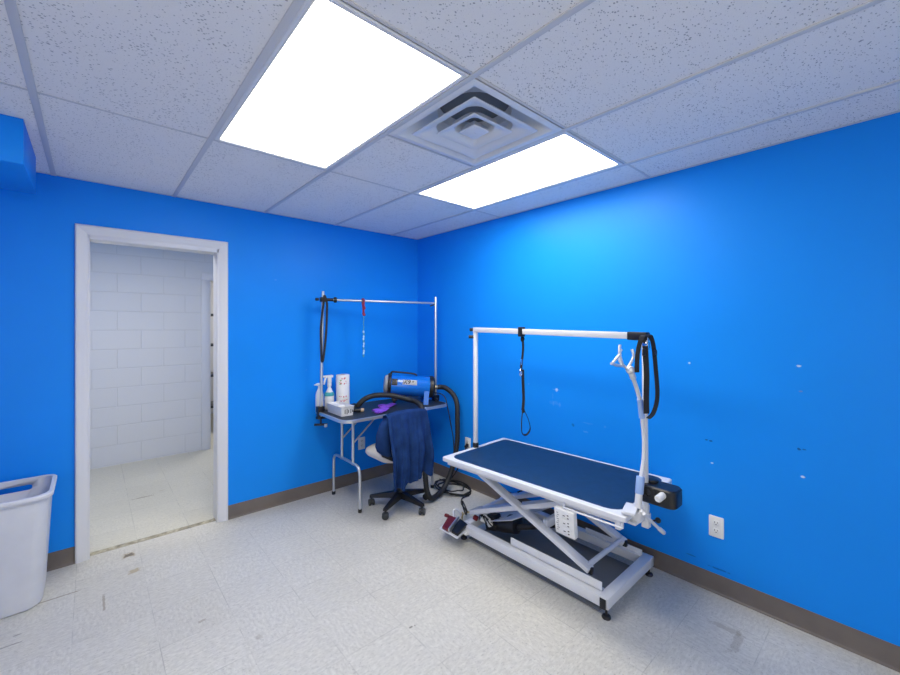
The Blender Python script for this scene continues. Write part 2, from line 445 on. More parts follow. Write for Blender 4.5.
# ceiling: one plane of tiles with openings where fixtures sit
gx = [-4.597, -3.987, -3.377, -2.767, -2.157, -1.547, -.937, -.327]
def cells():
    xs = [XL-.12] + [x for x in gx if x > XL] + [.12]
    ys = [YF-.12, -3.617, -2.397, -1.787, -1.177, .12]
    return xs, ys
xs, ys = cells()
holes = {(-2.157, -2.397), (-2.157, -1.787), (-1.547, -2.397), (-.937, -2.397), (-.937, -1.787)}
bm = bmesh.new()
for i in range(len(xs)-1):
    for j in range(len(ys)-1):
        if any(abs(xs[i]-hx) < .01 and abs(ys[j]-hy) < .01 for hx, hy in holes): continue
        bm.faces.new([bm.verts.new(p) for p in ((xs[i], ys[j], H), (xs[i], ys[j+1], H), (xs[i+1], ys[j+1], H), (xs[i+1], ys[j], H))])
bmesh.ops.remove_doubles(bm, verts=bm.verts, dist=1e-4)
o = finish(bm, 'ceiling', M_CEIL); struct(o, 'suspended ceiling of speckled white tiles', 'ceiling')
struct(MB().span((HX0-.12, WT, H), (HX1+.12, HY+2.32, H+.05), 0).done('ceiling_hall', M_TRIM))
struct(MB().span((XL-.12, YF-.12, H+.24), (.12, WT, H+.27), 0).done('ceiling_deck', M_DUCT))
t = MB()
tw = .0125
for x in gx:
    if x < XL: continue
    y1 = -.001
    t.span((x-tw, YF, H-.0055), (x+tw, y1, H-.0004), .0015)
allx = [x for x in gx if x > XL]
cw = .006
def cross(x0, x1, y, w=cw): t.span((x0+tw, y-w, H-.0035), (x1-tw, y+w, H-.0003), .0012)
for x0, x1 in zip([XL]+allx, allx+[0]):
    for y in (-1.177, -2.397, -3.617):
        cross(x0, x1, y)
cross(-1.547, -.937, -1.787)
# perimeter angle
t.span((XL, -.020, H-.002), (0, -.0005, H-.0003), 0); t.span((-.020, YF, H-.002), (-.0005, -.02, H-.0003), 0)
o = t.done('ceiling_grid', M_GRID); struct(o, 'white ceiling grid of tees', 'ceiling grid')

# boxed duct under the ceiling, left
b = MB().span((XL, -.845, 2.197), (-2.820, -.304, H-.001), .002)
o = b.done('soffit', M_BLUE); struct(o, 'blue boxed soffit hanging from the ceiling at far left', 'soffit')

# baseboards: cove profile
def cove(name, p, q, nrm, label):
    p, q, n = V(p), V(q), V(nrm)
    prof = [(.0005, .104), (.0035, .103), (.004, .02), (.007, .010), (.014, .004), (.0155, .0005), (.0005, .0005)]
    rings = [[e+n*a+V((0, 0, z)) for a, z in prof] for e in (p, q)]
    o = MB().loft(rings).done(name, M_BASE, None, 25); struct(o, label, 'baseboard')
cove('baseboard_back', (-1.812, 0, 0), (-.001, 0, 0), (0, -1, 0), 'brown vinyl baseboard right of the doorway')
cove('baseboard_back_left', (XL, 0, 0), (-2.664, 0, 0), (0, -1, 0), 'brown vinyl baseboard behind the wastebasket')
cove('baseboard_right', (0, -.001, 0), (0, YF, 0), (-1, 0, 0), 'brown vinyl baseboard along the wall behind the grooming table')

# door casing (moulded) and jambs
d = thing('door_1', 'white moulded door casing around the open doorway', 'doorway', (-2.24, 0, 0), kind='structure')
cwid = .056
prof = [(0, 0), (0, .012), (.004, .019), (.012, .021), (.020, .019), (.030, .016), (.040, .0145), (.050, .010), (.060, .008), (.060, 0)]   # (across from outer edge, out of wall)
ox0, ox1, oz = DX0-.066, DX1+.062, DH+.075
def casing(side):
    s = MB()
    if side == 'l':
        r0 = [(ox0+a, -o_, 0) for a, o_ in prof]; r1 = [(ox0+a, -o_, oz-a) for a, o_ in prof]
    elif side == 'r':
        r0 = [(ox1-a, -o_, 0) for a, o_ in prof]; r1 = [(ox1-a, -o_, oz-a) for a, o_ in prof]
    else:
        r0 = [(ox0+a, -o_, oz-a) for a, o_ in prof]; r1 = [(ox1-a, -o_, oz-a) for a, o_ in prof]
    s.loft([r0, r1]); return s
for k in 'lrt': casing(k).done('casing', M_TRIM, d, 20)
jb = .018
MB().span((DX0-.010, -.007, 0), (DX0+.004, WT+.004, DH+.02), .001).done('jamb', M_TRIM, d)
MB().span((DX1-.010, -.007, 0), (DX1+.010, WT+.004, DH+.02), .001).done('jamb', M_TRIM, d)
MB().span((DX0, -.007, DH-.012), (DX1, WT+.004, DH+.02), .001).done('jamb', M_TRIM, d)
# far doorway
d2 = thing('door_2', 'white casing of the far doorway in the block wall', 'doorway', (-1.12, HY, 0), kind='structure')
MB().span((FDX0-.085, HY-.022, 0), (FDX0, HY-.001, FDH-.0), .004).done('casing', M_TRIM, d2)
MB().span((FDX1, HY-.022, 0), (FDX1+.085, HY-.001, FDH), .004).done('casing', M_TRIM, d2)
MB().span((FDX0-.085, HY-.022, FDH), (FDX1+.085, HY-.001, FDH+.085), .004).done('casing', M_TRIM, d2)
for x in (FDX0-.004, FDX1-.012): MB().span((x, HY-.01, 0), (x+.016, HY+.21, FDH), .001).done('jamb', M_TRIM, d2)

# shelf of stored things seen as a sliver through the far doorway
sh = thing('storage_shelf', 'dark storage shelf glimpsed through the far doorway', 'shelf', (-.85, HY+.95, 0))
sx0, sx1, sy0, sy1 = -1.62, -.30, HY+.75, HY+1.15
for z in (.35, .78, 1.20, 1.62): MB().span((sx0, sy0, z), (sx1, sy1, z+.03), .003).done('shelf_board', M_STEELDK, sh)
for x in (sx0, sx1-.03):
    for y in (sy0, sy1-.03): MB().span((x, y, 0), (x+.03, y+.03, 1.75), .002).done('post', M_STEELDK, sh)

# ------------------------------------------------------------------ ceiling fixtures
def troffer(x0, y0, x1, y1, label):
    o = thing('ceiling_light', label, 'ceiling light', ((x0+x1)/2, (y0+y1)/2, H-.006), group='recessed fluorescent ceiling lights')
    g = .013; w = .023
    f = MB()
    a = (x0+g, y0+g, x1-g, y1-g)
    def rect(q, z): return [(q[0], q[1], z), (q[2], q[1], z), (q[2], q[3], z), (q[0], q[3], z)]
    ins = lambda q, e: (q[0]+e, q[1]+e, q[2]-e, q[3]-e)
    rings = [rect(a, H+.05), rect(a, H-.002), rect(ins(a, .004), H-.006), rect(ins(a, .010), H-.006), rect(ins(a, .013), H-.003), rect(ins(a, w-.003), H-.005), rect(ins(a, w), H-.001), rect(ins(a, w), H+.05)]
    f.loft(rings, caps=False, closed=True)
    f.done('frame', M_VENT, o, 15)
    q = ins(a, w-.001)
    MB().span((q[0], q[1], H+.0005), (q[2], q[3], H+.006), 0).done('diffuser', M_LENS, o)
    MB().span((a[0], a[1], H+.05), (a[2], a[3], H+.10), 0).done('housing', M_VENT, o)
    return o
troffer(-2.157, -2.397, -1.547, -1.177, 'larger-looking lit ceiling light panel on the doorway side of the air vent')
troffer(-.937, -2.397, -.327, -1.177, 'lit ceiling light panel between the air vent and the right-hand blue wall')

vx, vy = -1.242, -2.092
vt = thing('air_vent', 'square white stepped ceiling air diffuser between the two light panels', 'air vent', (vx, vy, H-.006))
def sq(h, z): return [(vx-h, vy-h, z), (vx+h, vy-h, z), (vx+h, vy+h, z), (vx-h, vy+h, z)]
def sqr(h, z, r): return [(vx+x, vy+y, z) for x, y in rrect(-h, -h, h, h, r, 5)]
MB().loft([sqr(.292, H+.01, .003), sqr(.292, H-.004, .003), sqr(.288, H-.006, .003), sqr(.262, H-.006, .012), sqr(.250, H+.006, .03), sqr(.238, H+.035, .07), sqr(.215, H+.06, .11), sqr(.165, H+.085, .14), sqr(.158, H+.125, .14), sqr(.166, H+.13, .14), sqr(.292, H+.02, .01)], caps=False, closed=True).done('frame', M_VENT, vt, 30)
def louvre(h0, h1, z0, z1):
    h = (h0+h1)/2
    MB().loft([sqr(h0, z0, .006), sqr(h0-.006, z0-.002, .006), sqr(h, (z0+z1)/2-.004, .010), sqr(h1+.006, z1-.004, .03), sqr(h1, z1+.004, h1*.5), sqr(h1, z1+.028, h1*.7), sqr(h1+.004, z1+.028, h1*.7), sqr(h1+.012, z1+.006, h1*.45), sqr(h, (z0+z1)/2+.002, .012), sqr(h0-.002, z0+.004, .006)], caps=False, closed=True).done('louvre', M_VENT, vt, 40)
louvre(.212, .150, H-.007, H+.016)
louvre(.128, .080, H-.008, H+.012)
MB().loft([sqr(.030, H+.03, .004), sqr(.052, H-.003, .006), sqr(.049, H-.007, .006), sqr(.020, H-.010, .004)], caps=True).done('centre_louvre', M_VENT, vt, 30)
MB().cyl((vx, vy, H-.0125), (vx, vy, H-.0095), .006).done('screw', M_VENT, vt)
MB().cyl((vx, vy, H+.125), (vx, vy, H+.2), .16, seg=40).done('duct_collar', M_DUCT, vt)

# ------------------------------------------------------------------ electric grooming table
CX, CY = -.4255, -1.939
ang = math.atan2(-.9985, .0549)          # local x runs from its far end to its near end, local y to the wall
TT = Matrix.Translation((CX, CY, 0)) @ Matrix.Rotation(ang, 4, 'Z')
TB = Matrix.Translation((-.385, -1.9175, 0)) @ Matrix.Rotation(R(-90+.6), 4, 'Z')
gt = thing('grooming_table', 'large white electric lift dog grooming table with navy rubber top', 'grooming table', (CX, CY, 0))
L2, W2, TZ = .62, .34, .585
rim = MB(TT)
outer = rrect(-L2, -W2, L2, W2, (.012, .012, .012, .012), 4)
inner = rrect(-L2+.035, -W2+.035, L2-.035, W2-.022, (.075, .085, .06, .03), 4)
rings = [[(x, y, z) for x, y in o_] for o_, z in ((outer, TZ-.026), (outer, TZ-.004), (rrect(-L2+.004, -W2+.004, L2-.004, W2-.004, .012, 4), TZ), (inner, TZ), (inner, TZ-.004), (rrect(-L2+.05, -W2+.05, L2-.05, W2-.05, .03, 4), TZ-.026))]
rim.loft(rings, caps=False, closed=True)
rim.done('tabletop_rim', M_WHITE, gt, 30)
MB(TT).prism(inner, TZ-.02, TZ-.0015).done('table_mat', M_NAVYMAT, gt)
ap = MB(TT)
ap.span((-L2+.03, -W2+.022, TZ-.052), (L2-.03, -W2+.050, TZ-.024), .003)
ap.span((-L2+.03, W2-.050, TZ-.052), (L2-.03, W2-.022, TZ-.024), .003)
ap.span((-L2+.03, -W2+.03, TZ-.050), (-L2+.06, W2-.03, TZ-.024), .003)
ap.span((L2-.06, -W2+.03, TZ-.050), (L2-.03, W2-.03, TZ-.024), .003)
ap.span((-L2+.06, -W2+.05, TZ-.028), (L2-.06, W2-.05, TZ-.021), .001)
ap.done('apron', M_WHITE, gt)
br_ = MB(TT)
br_.tube([(.30, -W2+.012, TZ-.03), (.30, -W2+.006, TZ-.052), (.32, -W2+.004, TZ-.056), (.58, -W2+.004, TZ-.056), (.60, -W2+.004, TZ-.052), (.60, -W2+.012, TZ-.028)], .005, 8, 4)
br_.done('side_rail', M_WHITE, gt)
MB(TT).span((L2-.055, -W2+.010, TZ-.075), (L2-.028, -W2+.055, TZ-.026), .003).done('bracket', M_WHITE, gt)
# base
bl, bw = .5375, .285
fr = MB(TB)
fr.span((-bl, -bw, .055), (bl, -bw+.05, .11), .004).span((-bl, bw-.05, .055), (bl, bw, .11), .004)
fr.span((bl-.055, -bw, .056), (bl, bw, .112), .004).span((-bl, -bw+.05, .056), (-bl+.05, bw-.05, .109), .004)
fr.done('base_frame', M_WHITE, gt)
for s in (-1, 1):
    y = s*(bw-.040)
    MB(TB).span((-.115 if s < 0 else .12, y-.003, .1135), (.485, y+.003, .158 if s < 0 else .142), .001).span((-.115 if s < 0 else .12, y-.003 if s < 0 else y-.026, .1135), (.485, y+.026 if s < 0 else y+.003, .1165), .001).done('guide_rail', M_WHITE, gt)
for x in (bl-.02, -bl+.02):
    for s in (-1, 1):
        y = s*(bw-.022)
        MB(TB).cyl((x, y, .012), (x, y, .06), .006, seg=12).lathe([(0, 0), (.021, 0), (.023, .005), (.020, .013), (.010, .018), (0, .018)], Matrix.Translation((x, y, 0)), 20).done('foot', M_BLACK, gt)
MB(TB).span((bl-.045, -bw-.003, .050), (bl-.012, -bw+.02, .104), .003).done('corner_plug', M_BLACK, gt)
tag(MB().span((-.628, -2.392, .0005), (-.115, -1.425, .006), .002).done('rubber_mat', mat('charcoal_sheet', (.22, .225, .23), .8, bump=.2, bscale=200)), 'dark grey sheet on the floor beneath the white grooming table', 'mat')  # thin dark grey sheet lying within the base frame
# scissor lift
for s in (-1, 1):
    ya = s*.205; yb = s*.165
    MB(TB).bar((-.575, ya, .534), (.400, ya, .168), .026, .056, (0, 1, 0)).done('scissor_arm', M_WHITE, gt)
    MB(TB).bar((-.515, yb, .165), (.34, yb, .515), .030, .092, (0, 1, 0)).done('scissor_arm', M_WHITE, gt)
    MB(TB).cyl((-.10, ya-s*-.018, .357), (-.10, yb, .357), .011, seg=14).cyl((-.10, ya+s*.012, .357), (-.10, ya+s*.018, .357), .009, seg=6).done('pivot_bolt', M_STEELDK, gt)
    MB(TB).span((.390, ya-.012, .146), (.413, ya+.012, .181), .003).done('roller', M_BLACK, gt)
MB(TB).cyl((.378, -.2, .178), (.378, .2, .178), .014).done('cross_tube', M_WHITE, gt)
MB(TB).cyl((-.51, -.2, .513), (-.51, .2, .513), .014).done('cross_tube', M_WHITE, gt)
MB(TB).bar((.10, -.19, .30), (.10, .19, .30), .03, .05).done('cross_tube', M_WHITE, gt)
MB(TB).bar((.25, -.165, .45), (.25, .165, .45), .03, .04).done('cross_tube', M_WHITE, gt)
MB(TB).bar((-.43, -.165, .195), (-.43, .165, .195), .03, .05).done('cross_tube', M_WHITE, gt)
MB(TB).prism([(-.46, -.15), (-.20, -.15), (-.05, .15), (-.46, .15)], .0, .006, .001, Matrix.Translation((0, 0, .275)) @ Matrix.Rotation(R(-21), 4, 'Y')).done('cover_plate', M_WHITE, gt)
# motor
mo = MB(TB)
mo.cyl((-.36, -.10, .10), (-.18, -.10, .15), .045, seg=24, bev=.006).cyl((-.17, -.10, .152), (.16, -.09, .29), .020, seg=16).box((-.39, -.10, .11), (.09, .09, .10), .012, (0, -.27, 0)).box((-.25, -.04, .145), (.10, .06, .07), .01, (0, -.2, .2))
mo.done('lift_motor', M_BLACK, gt)
ca = MB(TB)
for k in range(7):
    a = random.uniform(-.48, -.42); y = random.uniform(-.17, -.05)
    ca.tube([(a, y, .115), (a+.03, y-.02, .155+.02*random.random()), (a+.07, y+random.uniform(-.03, .03), .13), (a+.09, y+.02, .10), (a+.12, y-.01, .14)], .004, 6, 4)
ca.done('wiring', M_RUBBER, gt)
cw_ = MB(TB)
cw_.box((-.42, -.17, .135), (.035, .03, .03), .006, (.2, .3, .4)).box((-.37, -.16, .125), (.04, .035, .035), .008, (.1, .2, -.4)).box((-.45, -.12, .15), (.03, .03, .02), .005, (.4, .1, .2)).tube([(-.47, -.15, .14), (-.43, -.16, .17), (-.39, -.15, .15), (-.36, -.17, .16)], .005, 6, 4)
cw_.done('wiring_plug', M_WHITE_PL, gt)
MB(TB).box((-.475, -.19, .135), (.035, .025, .03), .005, (.1, .3, .3)).done('wiring_cap', M_RED, gt)
MB(TB).tube([(-.30, .06, .30), (-.22, .03, .345), (-.12, .0, .36), (-.03, .02, .40), (.02, .03, .40), (.05, .05, .385)], .005, 8).done('motor_cable', M_RUBBER, gt)
# foot switch on its bracket at the far end
fs = MB()
fs.prism([(-.800, -1.312), (-.800, -1.492), (-.622, -1.432), (-.606, -1.228)], .082, .088, .001)
fs.span((-.70, -1.47, .060), (-.60, -1.36, .084), .002)
fo = fs.done('foot_switch', M_WHITE, gt)
def pad(q, z0, z1, dz):
    c = sum((V((x, y, 0)) for x, y in q), V((0, 0, 0)))/4
    sh = lambda k, z: [tuple(c+(V((x, y, 0))-c)*k+V((0, 0, z+dz*i_))) for (x, y), i_ in zip(q, (0, 0, 1, 1))]
    return MB().loft([sh(.97, z0), sh(1, z0+.006), sh(1, z1-.006), sh(.94, z1)])
pad([(-.795, -1.335), (-.795, -1.400), (-.652, -1.335), (-.665, -1.262)], .088, .108, .012).box((-.690, -1.262, .122), (.03, .03, .022), .006, (.2, .3, .5)).done('red_pedal', M_RED, fo, 30)['label'] = 'dark red pedal'
pad([(-.785, -1.418), (-.785, -1.480), (-.655, -1.440), (-.640, -1.348)], .088, .106, .012).done('black_pedal', M_BLACK, fo, 30)['label'] = 'black pedal'
MB().bar((-.800, -1.408, .108), (-.648, -1.338, .122), .012, .022).tube([(-.66, -1.31, .11), (-.645, -1.285, .15), (-.622, -1.30, .155), (-.610, -1.33, .12)], .007, 8).done('pedal_divider', M_ALU, fo)
# outlet box on the side
ob = MB(TT).box((.305, -W2+.016, .452), (.118, .034, .140), .006, (R(6), 0, R(-4)))
obo = ob.done('power_outlet_box', M_OUTLET, gt)
rt = TT @ Matrix.Translation((.305, -W2+.016, .452)) @ Euler((R(6), 0, R(-4))).to_matrix().to_4x4()
for k in range(3):
    z = .042-.042*k
    MB(rt).box((.016, -.0172, z), (.056, .003, .034), .004).done('socket', M_WHITE_PL, obo)
    MB(rt).box((.002, -.019, z), (.012, .0015, .004), 0).box((.026, -.019, z+.008), (.009, .0015, .005), 0).box((.026, -.019, z-.008), (.009, .0015, .005), 0).done('socket_slots', M_SLOT, obo)
pr = MB(rt)
for k in range(9): pr.box((-.038+.003*math.sin(k*2.1), -.0172, .046-.0115*k), (.010+.004*(k % 2), .0006, .005), 0)
pr.done('printed_lettering', M_GREYLABEL, obo)
MB(TT).box((.305, -W2+.045, .53), (.06, .02, .05), .003).done('outlet_bracket', M_WHITE, gt)
# over-arm: two posts and the crossbar
PLx, PLy = -.470, -1.335
PRx, PRy = -.522, -2.585
MB().cyl((PLx, PLy, TZ-.08), (PLx, PLy, 1.445), .0175, bev=.002).cyl((PLx, PLy, 1.37), (PLx, PLy, 1.376), .0188).done('post', M_WHITE, gt)
MB().cyl((PLx, PLy, TZ-.001), (PLx, PLy, TZ+.035), .0215, bev=.003).box((PLx, PLy+.01, TZ-.03), (.05, .05, .04), .004).done('post_clamp', M_BLACK, gt)
MB().cyl((PRx, PRy, .475), (-.545, PRy, 1.41), .0125, bev=.002).done('post', M_WHITE, gt)
MB().box((PRx+.01, PRy+.02, TZ-.03), (.045, .05, .05), .004).box((PRx-.001, PRy, .512), (.034, .034, .07), .003).done('post_clamp', M_WHITE, gt)
MB().cyl((PRx, PRy-.012, .51), (PRx+.045, PRy-.03, .505), .005, seg=10).sph((PRx+.055, PRy-.034, .504), .014).done('clamp_knob', M_BLACK, gt)
MB().bar((PLx-.002, PLy+.01, 1.452), (-.530, -2.525, 1.430), .034, .034, (0, 0, 1), .003).done('crossbar', M_WHITE, gt)
MB().cyl((PLx, PLy+.018, 1.453), (PLx-.012, PLy+.045, 1.453), .012).done('crossbar_knob', M_BLACK, gt)
MB().cyl((PLx-.01, PLy+.01, 1.40), (PLx-.03, PLy+.04, 1.40), .012).done('crossbar_knob', M_BLACK, gt)
MB().bar((-.529, -2.50, 1.430), (-.536, -2.60, 1.428), .042, .042, (0, 0, 1), .005).done('crossbar_cap', M_BLACK, gt)
MB().cyl((-.534, PRy, 1.36), (-.534, PRy, 1.425), .018, bev=.003).box((-.55, PRy-.01, 1.385), (.03, .03, .03), .004).done('post_joint', M_CHROME, gt)

# grooming loop on the crossbar
lp = thing('grooming_loop', 'black grooming loop leash hanging from the middle of the white crossbar', 'leash', (-.495, -1.785, .764))
MB().bar((-.5, -1.785, 1.410), (-.5, -1.785, 1.474), .044, .030, (0, 1, 0), .006).done('bar_clamp', M_BLACK, lp)
MB().ribbon([(-.492, -1.785, 1.415), (-.484, -1.785, 1.356), (-.490, -1.787, 1.30), (-.5, -1.785, 1.239), (-.505, -1.785, 1.187)], .014, .006, (1, -1, 0)).sph((-.49, -1.785, 1.395), .013, (1, 1, 1.6)).done('strap', M_NYLON, lp)
MB().tube([(-.505, -1.785, 1.205), (-.517, -1.785, 1.18), (-.51, -1.785, 1.155), (-.498, -1.785, 1.165), (-.500, -1.785, 1.195)], .0035, 8, 4, True).box((-.497, -1.785, 1.245), (.018, .008, .04), .003).done('snap_hook', M_CHROME, lp)
MB().ribbon([(-.489, -1.785, 1.195), (-.484, -1.785, 1.10), (-.479, -1.785, .995), (-.488, -1.785, .93)], .018, .004, (1, -1, 0)).done('strap', M_NYLON, lp)
MB().ribbon([(-.488, -1.785, .930), (-.497, -1.785, .88), (-.503, -1.787, .82), (-.495, -1.786, .782), (-.465, -1.784, .764), (-.428, -1.78, .766), (-.402, -1.78, .797), (-.425, -1.782, .86), (-.470, -1.785, .925)], .012, .004, (.5, .6, .3)).box((-.483, -1.785, .925), (.02, .012, .028), .004).done('noose', M_NYLON, lp)

# straps over the near post
st = thing('grooming_strap', 'black webbing harness straps looped over the near post of the white table', 'strap', (-.58, -2.61, 1.03))
sy = -2.612
SV = (.62, -.78, 0)
MB().ribbon([(-.625, sy, 1.400), (-.600, sy, 1.428), (-.565, sy, 1.436), (-.530, sy, 1.424), (-.502, sy, 1.375), (-.480, sy, 1.283), (-.456, sy, 1.155), (-.468, sy, 1.09), (-.51, sy, 1.045), (-.575, sy-.004, 1.032)], .020, .003, SV).done('strap', M_NYLON, st)
MB().ribbon([(-.625, sy-.010, 1.385), (-.626, sy-.012, 1.36), (-.618, sy-.014, 1.25), (-.612, sy-.010, 1.14), (-.605, sy-.008, 1.06)], .025, .003, SV).done('strap', M_NYLON, st)
MB().ribbon([(-.595, sy-.002, 1.434), (-.650, sy-.006, 1.428), (-.690, sy-.006, 1.37), (-.704, sy-.006, 1.30), (-.703, sy-.006, 1.265)], .020, .003, SV).done('strap', M_NYLON, st)
MB().box((-.492, sy-.003, 1.348), (.034, .010, .026), .004).done('buckle', M_BLACK, st)
MB().box((-.628, sy-.008, 1.355), (.036, .010, .034), .004).done('buckle', M_BLACK, st)

# dryer holder: flexible arm with a metal claw, clamped to the near end
ha = thing('dryer_holder', 'white flexible dryer holder arm with silver claw clamped to the table end', 'dryer holder', (-.615, -2.585, .56))
MB().cyl((-.615, -2.585, .60), (-.600, -2.585, .70), .018, .015, bev=.002).done('base_post', M_WHITE, ha)
MB().cyl((-.603, -2.585, .665), (-.588, -2.585, .745), .019, seg=20, bev=.002).done('sleeve', M_BLUETAPE, ha)['label'] = 'pale blue sleeve'
MB().box((-.655, -2.565, .598), (.120, .060, .016), .005, (0, 0, .25)).box((-.615, -2.585, .563), (.06, .045, .05), .008).box((-.63, -2.57, .535), (.07, .05, .012), .004).done('clamp', M_WHITE, ha)
MB().cyl((-.632, -2.61, .583), (-.612, -2.60, .590), .014, seg=14).tube([(-.635, -2.62, .590), (-.55, -2.62, .527), (-.46, -2.62, .462), (-.405, -2.62, .425)], .008, 10).cyl((-.45, -2.62, .455), (-.395, -2.62, .418), .011, bev=.003).done('clamp_lever', M_WHITE, ha)
MB().tube([(-.600, -2.585, .69), (-.582, -2.585, .745), (-.559, -2.585, .80), (-.548, -2.585, .87), (-.552, -2.585, .945), (-.572, -2.587, 1.02), (-.592, -2.588, 1.095), (-.630, -2.59, 1.163), (-.685, -2.59, 1.239)], .0095, 12, 6).done('flexible_arm', M_WHITE, ha)
MB().tube([(-.577, -2.587, 1.03), (-.594, -2.588, 1.095), (-.606, -2.589, 1.125)], .0135, 12, 6).done('sleeve', M_BLUETAPE, ha)['label'] = 'pale blue sleeve'
cl = MB()
cl.cyl((-.680, -2.59, 1.232), (-.700, -2.59, 1.262), .014, bev=.003).sph((-.712, -2.59, 1.275), .020)
for pts in ([(-.712, -2.59, 1.275), (-.76, -2.60, 1.292), (-.82, -2.605, 1.300), (-.868, -2.60, 1.312)],
            [(-.73, -2.59, 1.287), (-.79, -2.61, 1.305), (-.815, -2.61, 1.35), (-.795, -2.60, 1.389)],
            [(-.72, -2.59, 1.280), (-.745, -2.575, 1.31), (-.745, -2.57, 1.34), (-.725, -2.57, 1.365)],
            [(-.705, -2.59, 1.280), (-.69, -2.60, 1.305), (-.676, -2.605, 1.335), (-.680, -2.60, 1.366)],
            [(-.86, -2.60, 1.312), (-.84, -2.61, 1.335), (-.81, -2.61, 1.35)]):
    cl.tube([(p[0]-.012-.10*max(0, -.72-p[0]), p[1]+.01, p[2]+.004) for p in pts], .0064, 8, 5)
cl.done('claw', mat('satin_silver', (.80, .81, .83), .28, .55), ha)

# black tool caddy on the near post
tc_ = thing('tool_caddy', 'black plastic tool holder with round holes fixed to the near table post', 'tool holder', (-.478, -2.69, .60))
bm_ = MB()
def cring(e, z): return [(x, y, z+.010) for x, y in rrect(-.568+e, -2.735+e, -.455-e, -2.572-e, (.030, .030, .008, .008), 5)]
bm_.loft([cring(.006, .606), cring(0, .614), cring(0, .684), cring(.006, .692)])
bm_.done('body', M_BLACK, tc_, 30)
MB().cyl((-.495, -2.600, .701), (-.495, -2.600, .716), .032, bev=.006).box((-.522, -2.566, .665), (.05, .02, .06), .004).done('mount', M_BLACK, tc_)
MX = Matrix.Rotation(R(-90), 4, 'Y')
MB().lathe([(.026, 0), (.026, .005), (.020, .006), (.019, .002), (0, .0015)], Matrix.Translation((-.5675, -2.617, .674)) @ MX, 24).done('hole_rim', M_RUBBER, tc_)
MB().lathe([(.014, .0), (.014, .0045), (.012, .005), (0, .005)], Matrix.Translation((-.569, -2.617, .674)) @ MX, 24).done('hole', M_SLOT, tc_)
MB().cyl((-.45, -2.67, .616), (-.45, -2.67, .595), .007, seg=12).sph((-.45, -2.67, .585), .014).done('screw_knob', M_RUBBER, tc_)
hb = thing('brush', 'white cylindrical handle poking out of the black tool holder', 'brush handle', (-.50, -2.715, .665))
MB().cyl((-.612, -2.673, .668), (-.508, -2.686, .684), .0165, seg=24, bev=.005).done('handle', M_WHITE_PL, hb)
MB().cyl((-.611, -2.673, .668), (-.6155, -2.6725, .6675), .011, seg=20).done('handle_cap', M_OUTLET, hb)

# ------------------------------------------------------------------ small folding grooming table
ft = thing('folding_table', 'small folding grooming table with dark top standing in the corner', 'grooming table', (-.63, -.345, 0))
fx0, fx1, fy0, fy1, fz = -1.172, -.095, -.640, -.050, .760
o_ = rrect(fx0, fy0, fx1, fy1, .085, 7)
i_ = rrect(fx0+.010, fy0+.010, fx1-.010, fy1-.010, .078, 7)
MB().loft([[(x, y, z) for x, y in q] for q, z in ((i_, fz-.026), (o_, fz-.024), (o_, fz-.002), (i_, fz+.0005), (i_, fz-.02))], caps=False, closed=True).done('edge_trim', M_ALU, ft, 30)
MB().prism(i_, fz-.022, fz-.0005).done('tabletop', M_DARKMAT, ft)
for x, sgn in ((-1.0, 1), (-.262, -1)):
    lg = MB(); r_ = .0115
    lg.tube([(x, -.105, .012), (x, -.105, .15), (x, -.107, .28), (x, -.120, .335), (x, -.160, .357), (x, -.25, .36), (x, -.42, .36), (x, -.515, .357), (x, -.553, .335), (x, -.568, .28), (x, -.570, .15), (x, -.570, .012)], r_, 12, 5)
    lg.cyl((x, -.262, .35), (x, -.262, fz-.026), r_, seg=14).cyl((x, -.455, .35), (x, -.455, fz-.026), r_, seg=14)
    lg.bar((x-.015, -.245, fz-.03), (x-.015, -.475, fz-.03), .03, .012)
    lo = lg.done('leg_frame', M_ALU, ft)
    for y in (-.105, -.570): MB().cyl((x, y, 0), (x, y, .028), .0155, seg=16, bev=.003).done('foot_cap', M_RUBBER, lo)
    MB().tube([(x, -.262, .52), (x+sgn*.24, -.262, fz-.03)], .007, 8, 1).done('brace', M_ALU, ft)
    MB().tube([(x, -.455, .52), (x+sgn*.24, -.455, fz-.03)], .007, 8, 1).done('brace', M_ALU, ft)
# posts, crossbar and their clamps
lx, ly, rx, ry = -1.147, -.170, -.118, -.445
MB().tube([(lx, ly, fz-.045), (lx+.008, ly, 1.2), (lx+.020, ly, 1.762)], .0125, 14, 2).cyl((lx+.020, ly, 1.762), (lx+.020, ly, 1.775), .0105).done('post', M_ALU, ft)
MB().cyl((rx, ry, fz+.0), (rx, ry, 1.760), .0125, seg=16, bev=.002).done('post', M_ALU, ft)
MB().cyl((lx+.018, ly, 1.704), (rx, ry, 1.698), .0095, seg=14).done('crossbar', M_ALU, ft)
jt = MB()
jt.box((lx+.018, ly, 1.704), (.045, .045, .04), .006).cyl((lx-.02, ly, 1.704), (lx-.045, ly, 1.704), .012)
jt.done('post_joint', M_BLACK, ft)
MB().cyl((lx+.105, ly-.024, 1.7035), (lx+.128, ly-.030, 1.7034), .024, bev=.004).cyl((lx+.05, ly-.009, 1.704), (lx+.10, ly-.022, 1.704), .013).done('slide_stop', M_BLACK, ft)
MB().cyl((rx-.055, ry+.015, 1.672), (rx, ry, 1.690), .006).done('crossbar_screw', M_STEELDK, ft)
lc = MB()
lc.box((lx-.005, ly, fz+.018), (.06, .05, .05), .005).box((lx-.020, ly, fz-.01), (.02, .045, .10), .004).box((lx+.005, ly, fz-.052), (.08, .05, .02), .004)
lco = lc.done('table_clamp', M_BLACK, ft)
MB().cyl((lx+.0, ly, fz-.11), (lx+.0, ly, fz-.05), .007).box((lx, ly, fz-.112), (.11, .02, .018), .006, (0, 0, -.6)).done('clamp_screw', M_BLACK, ft)
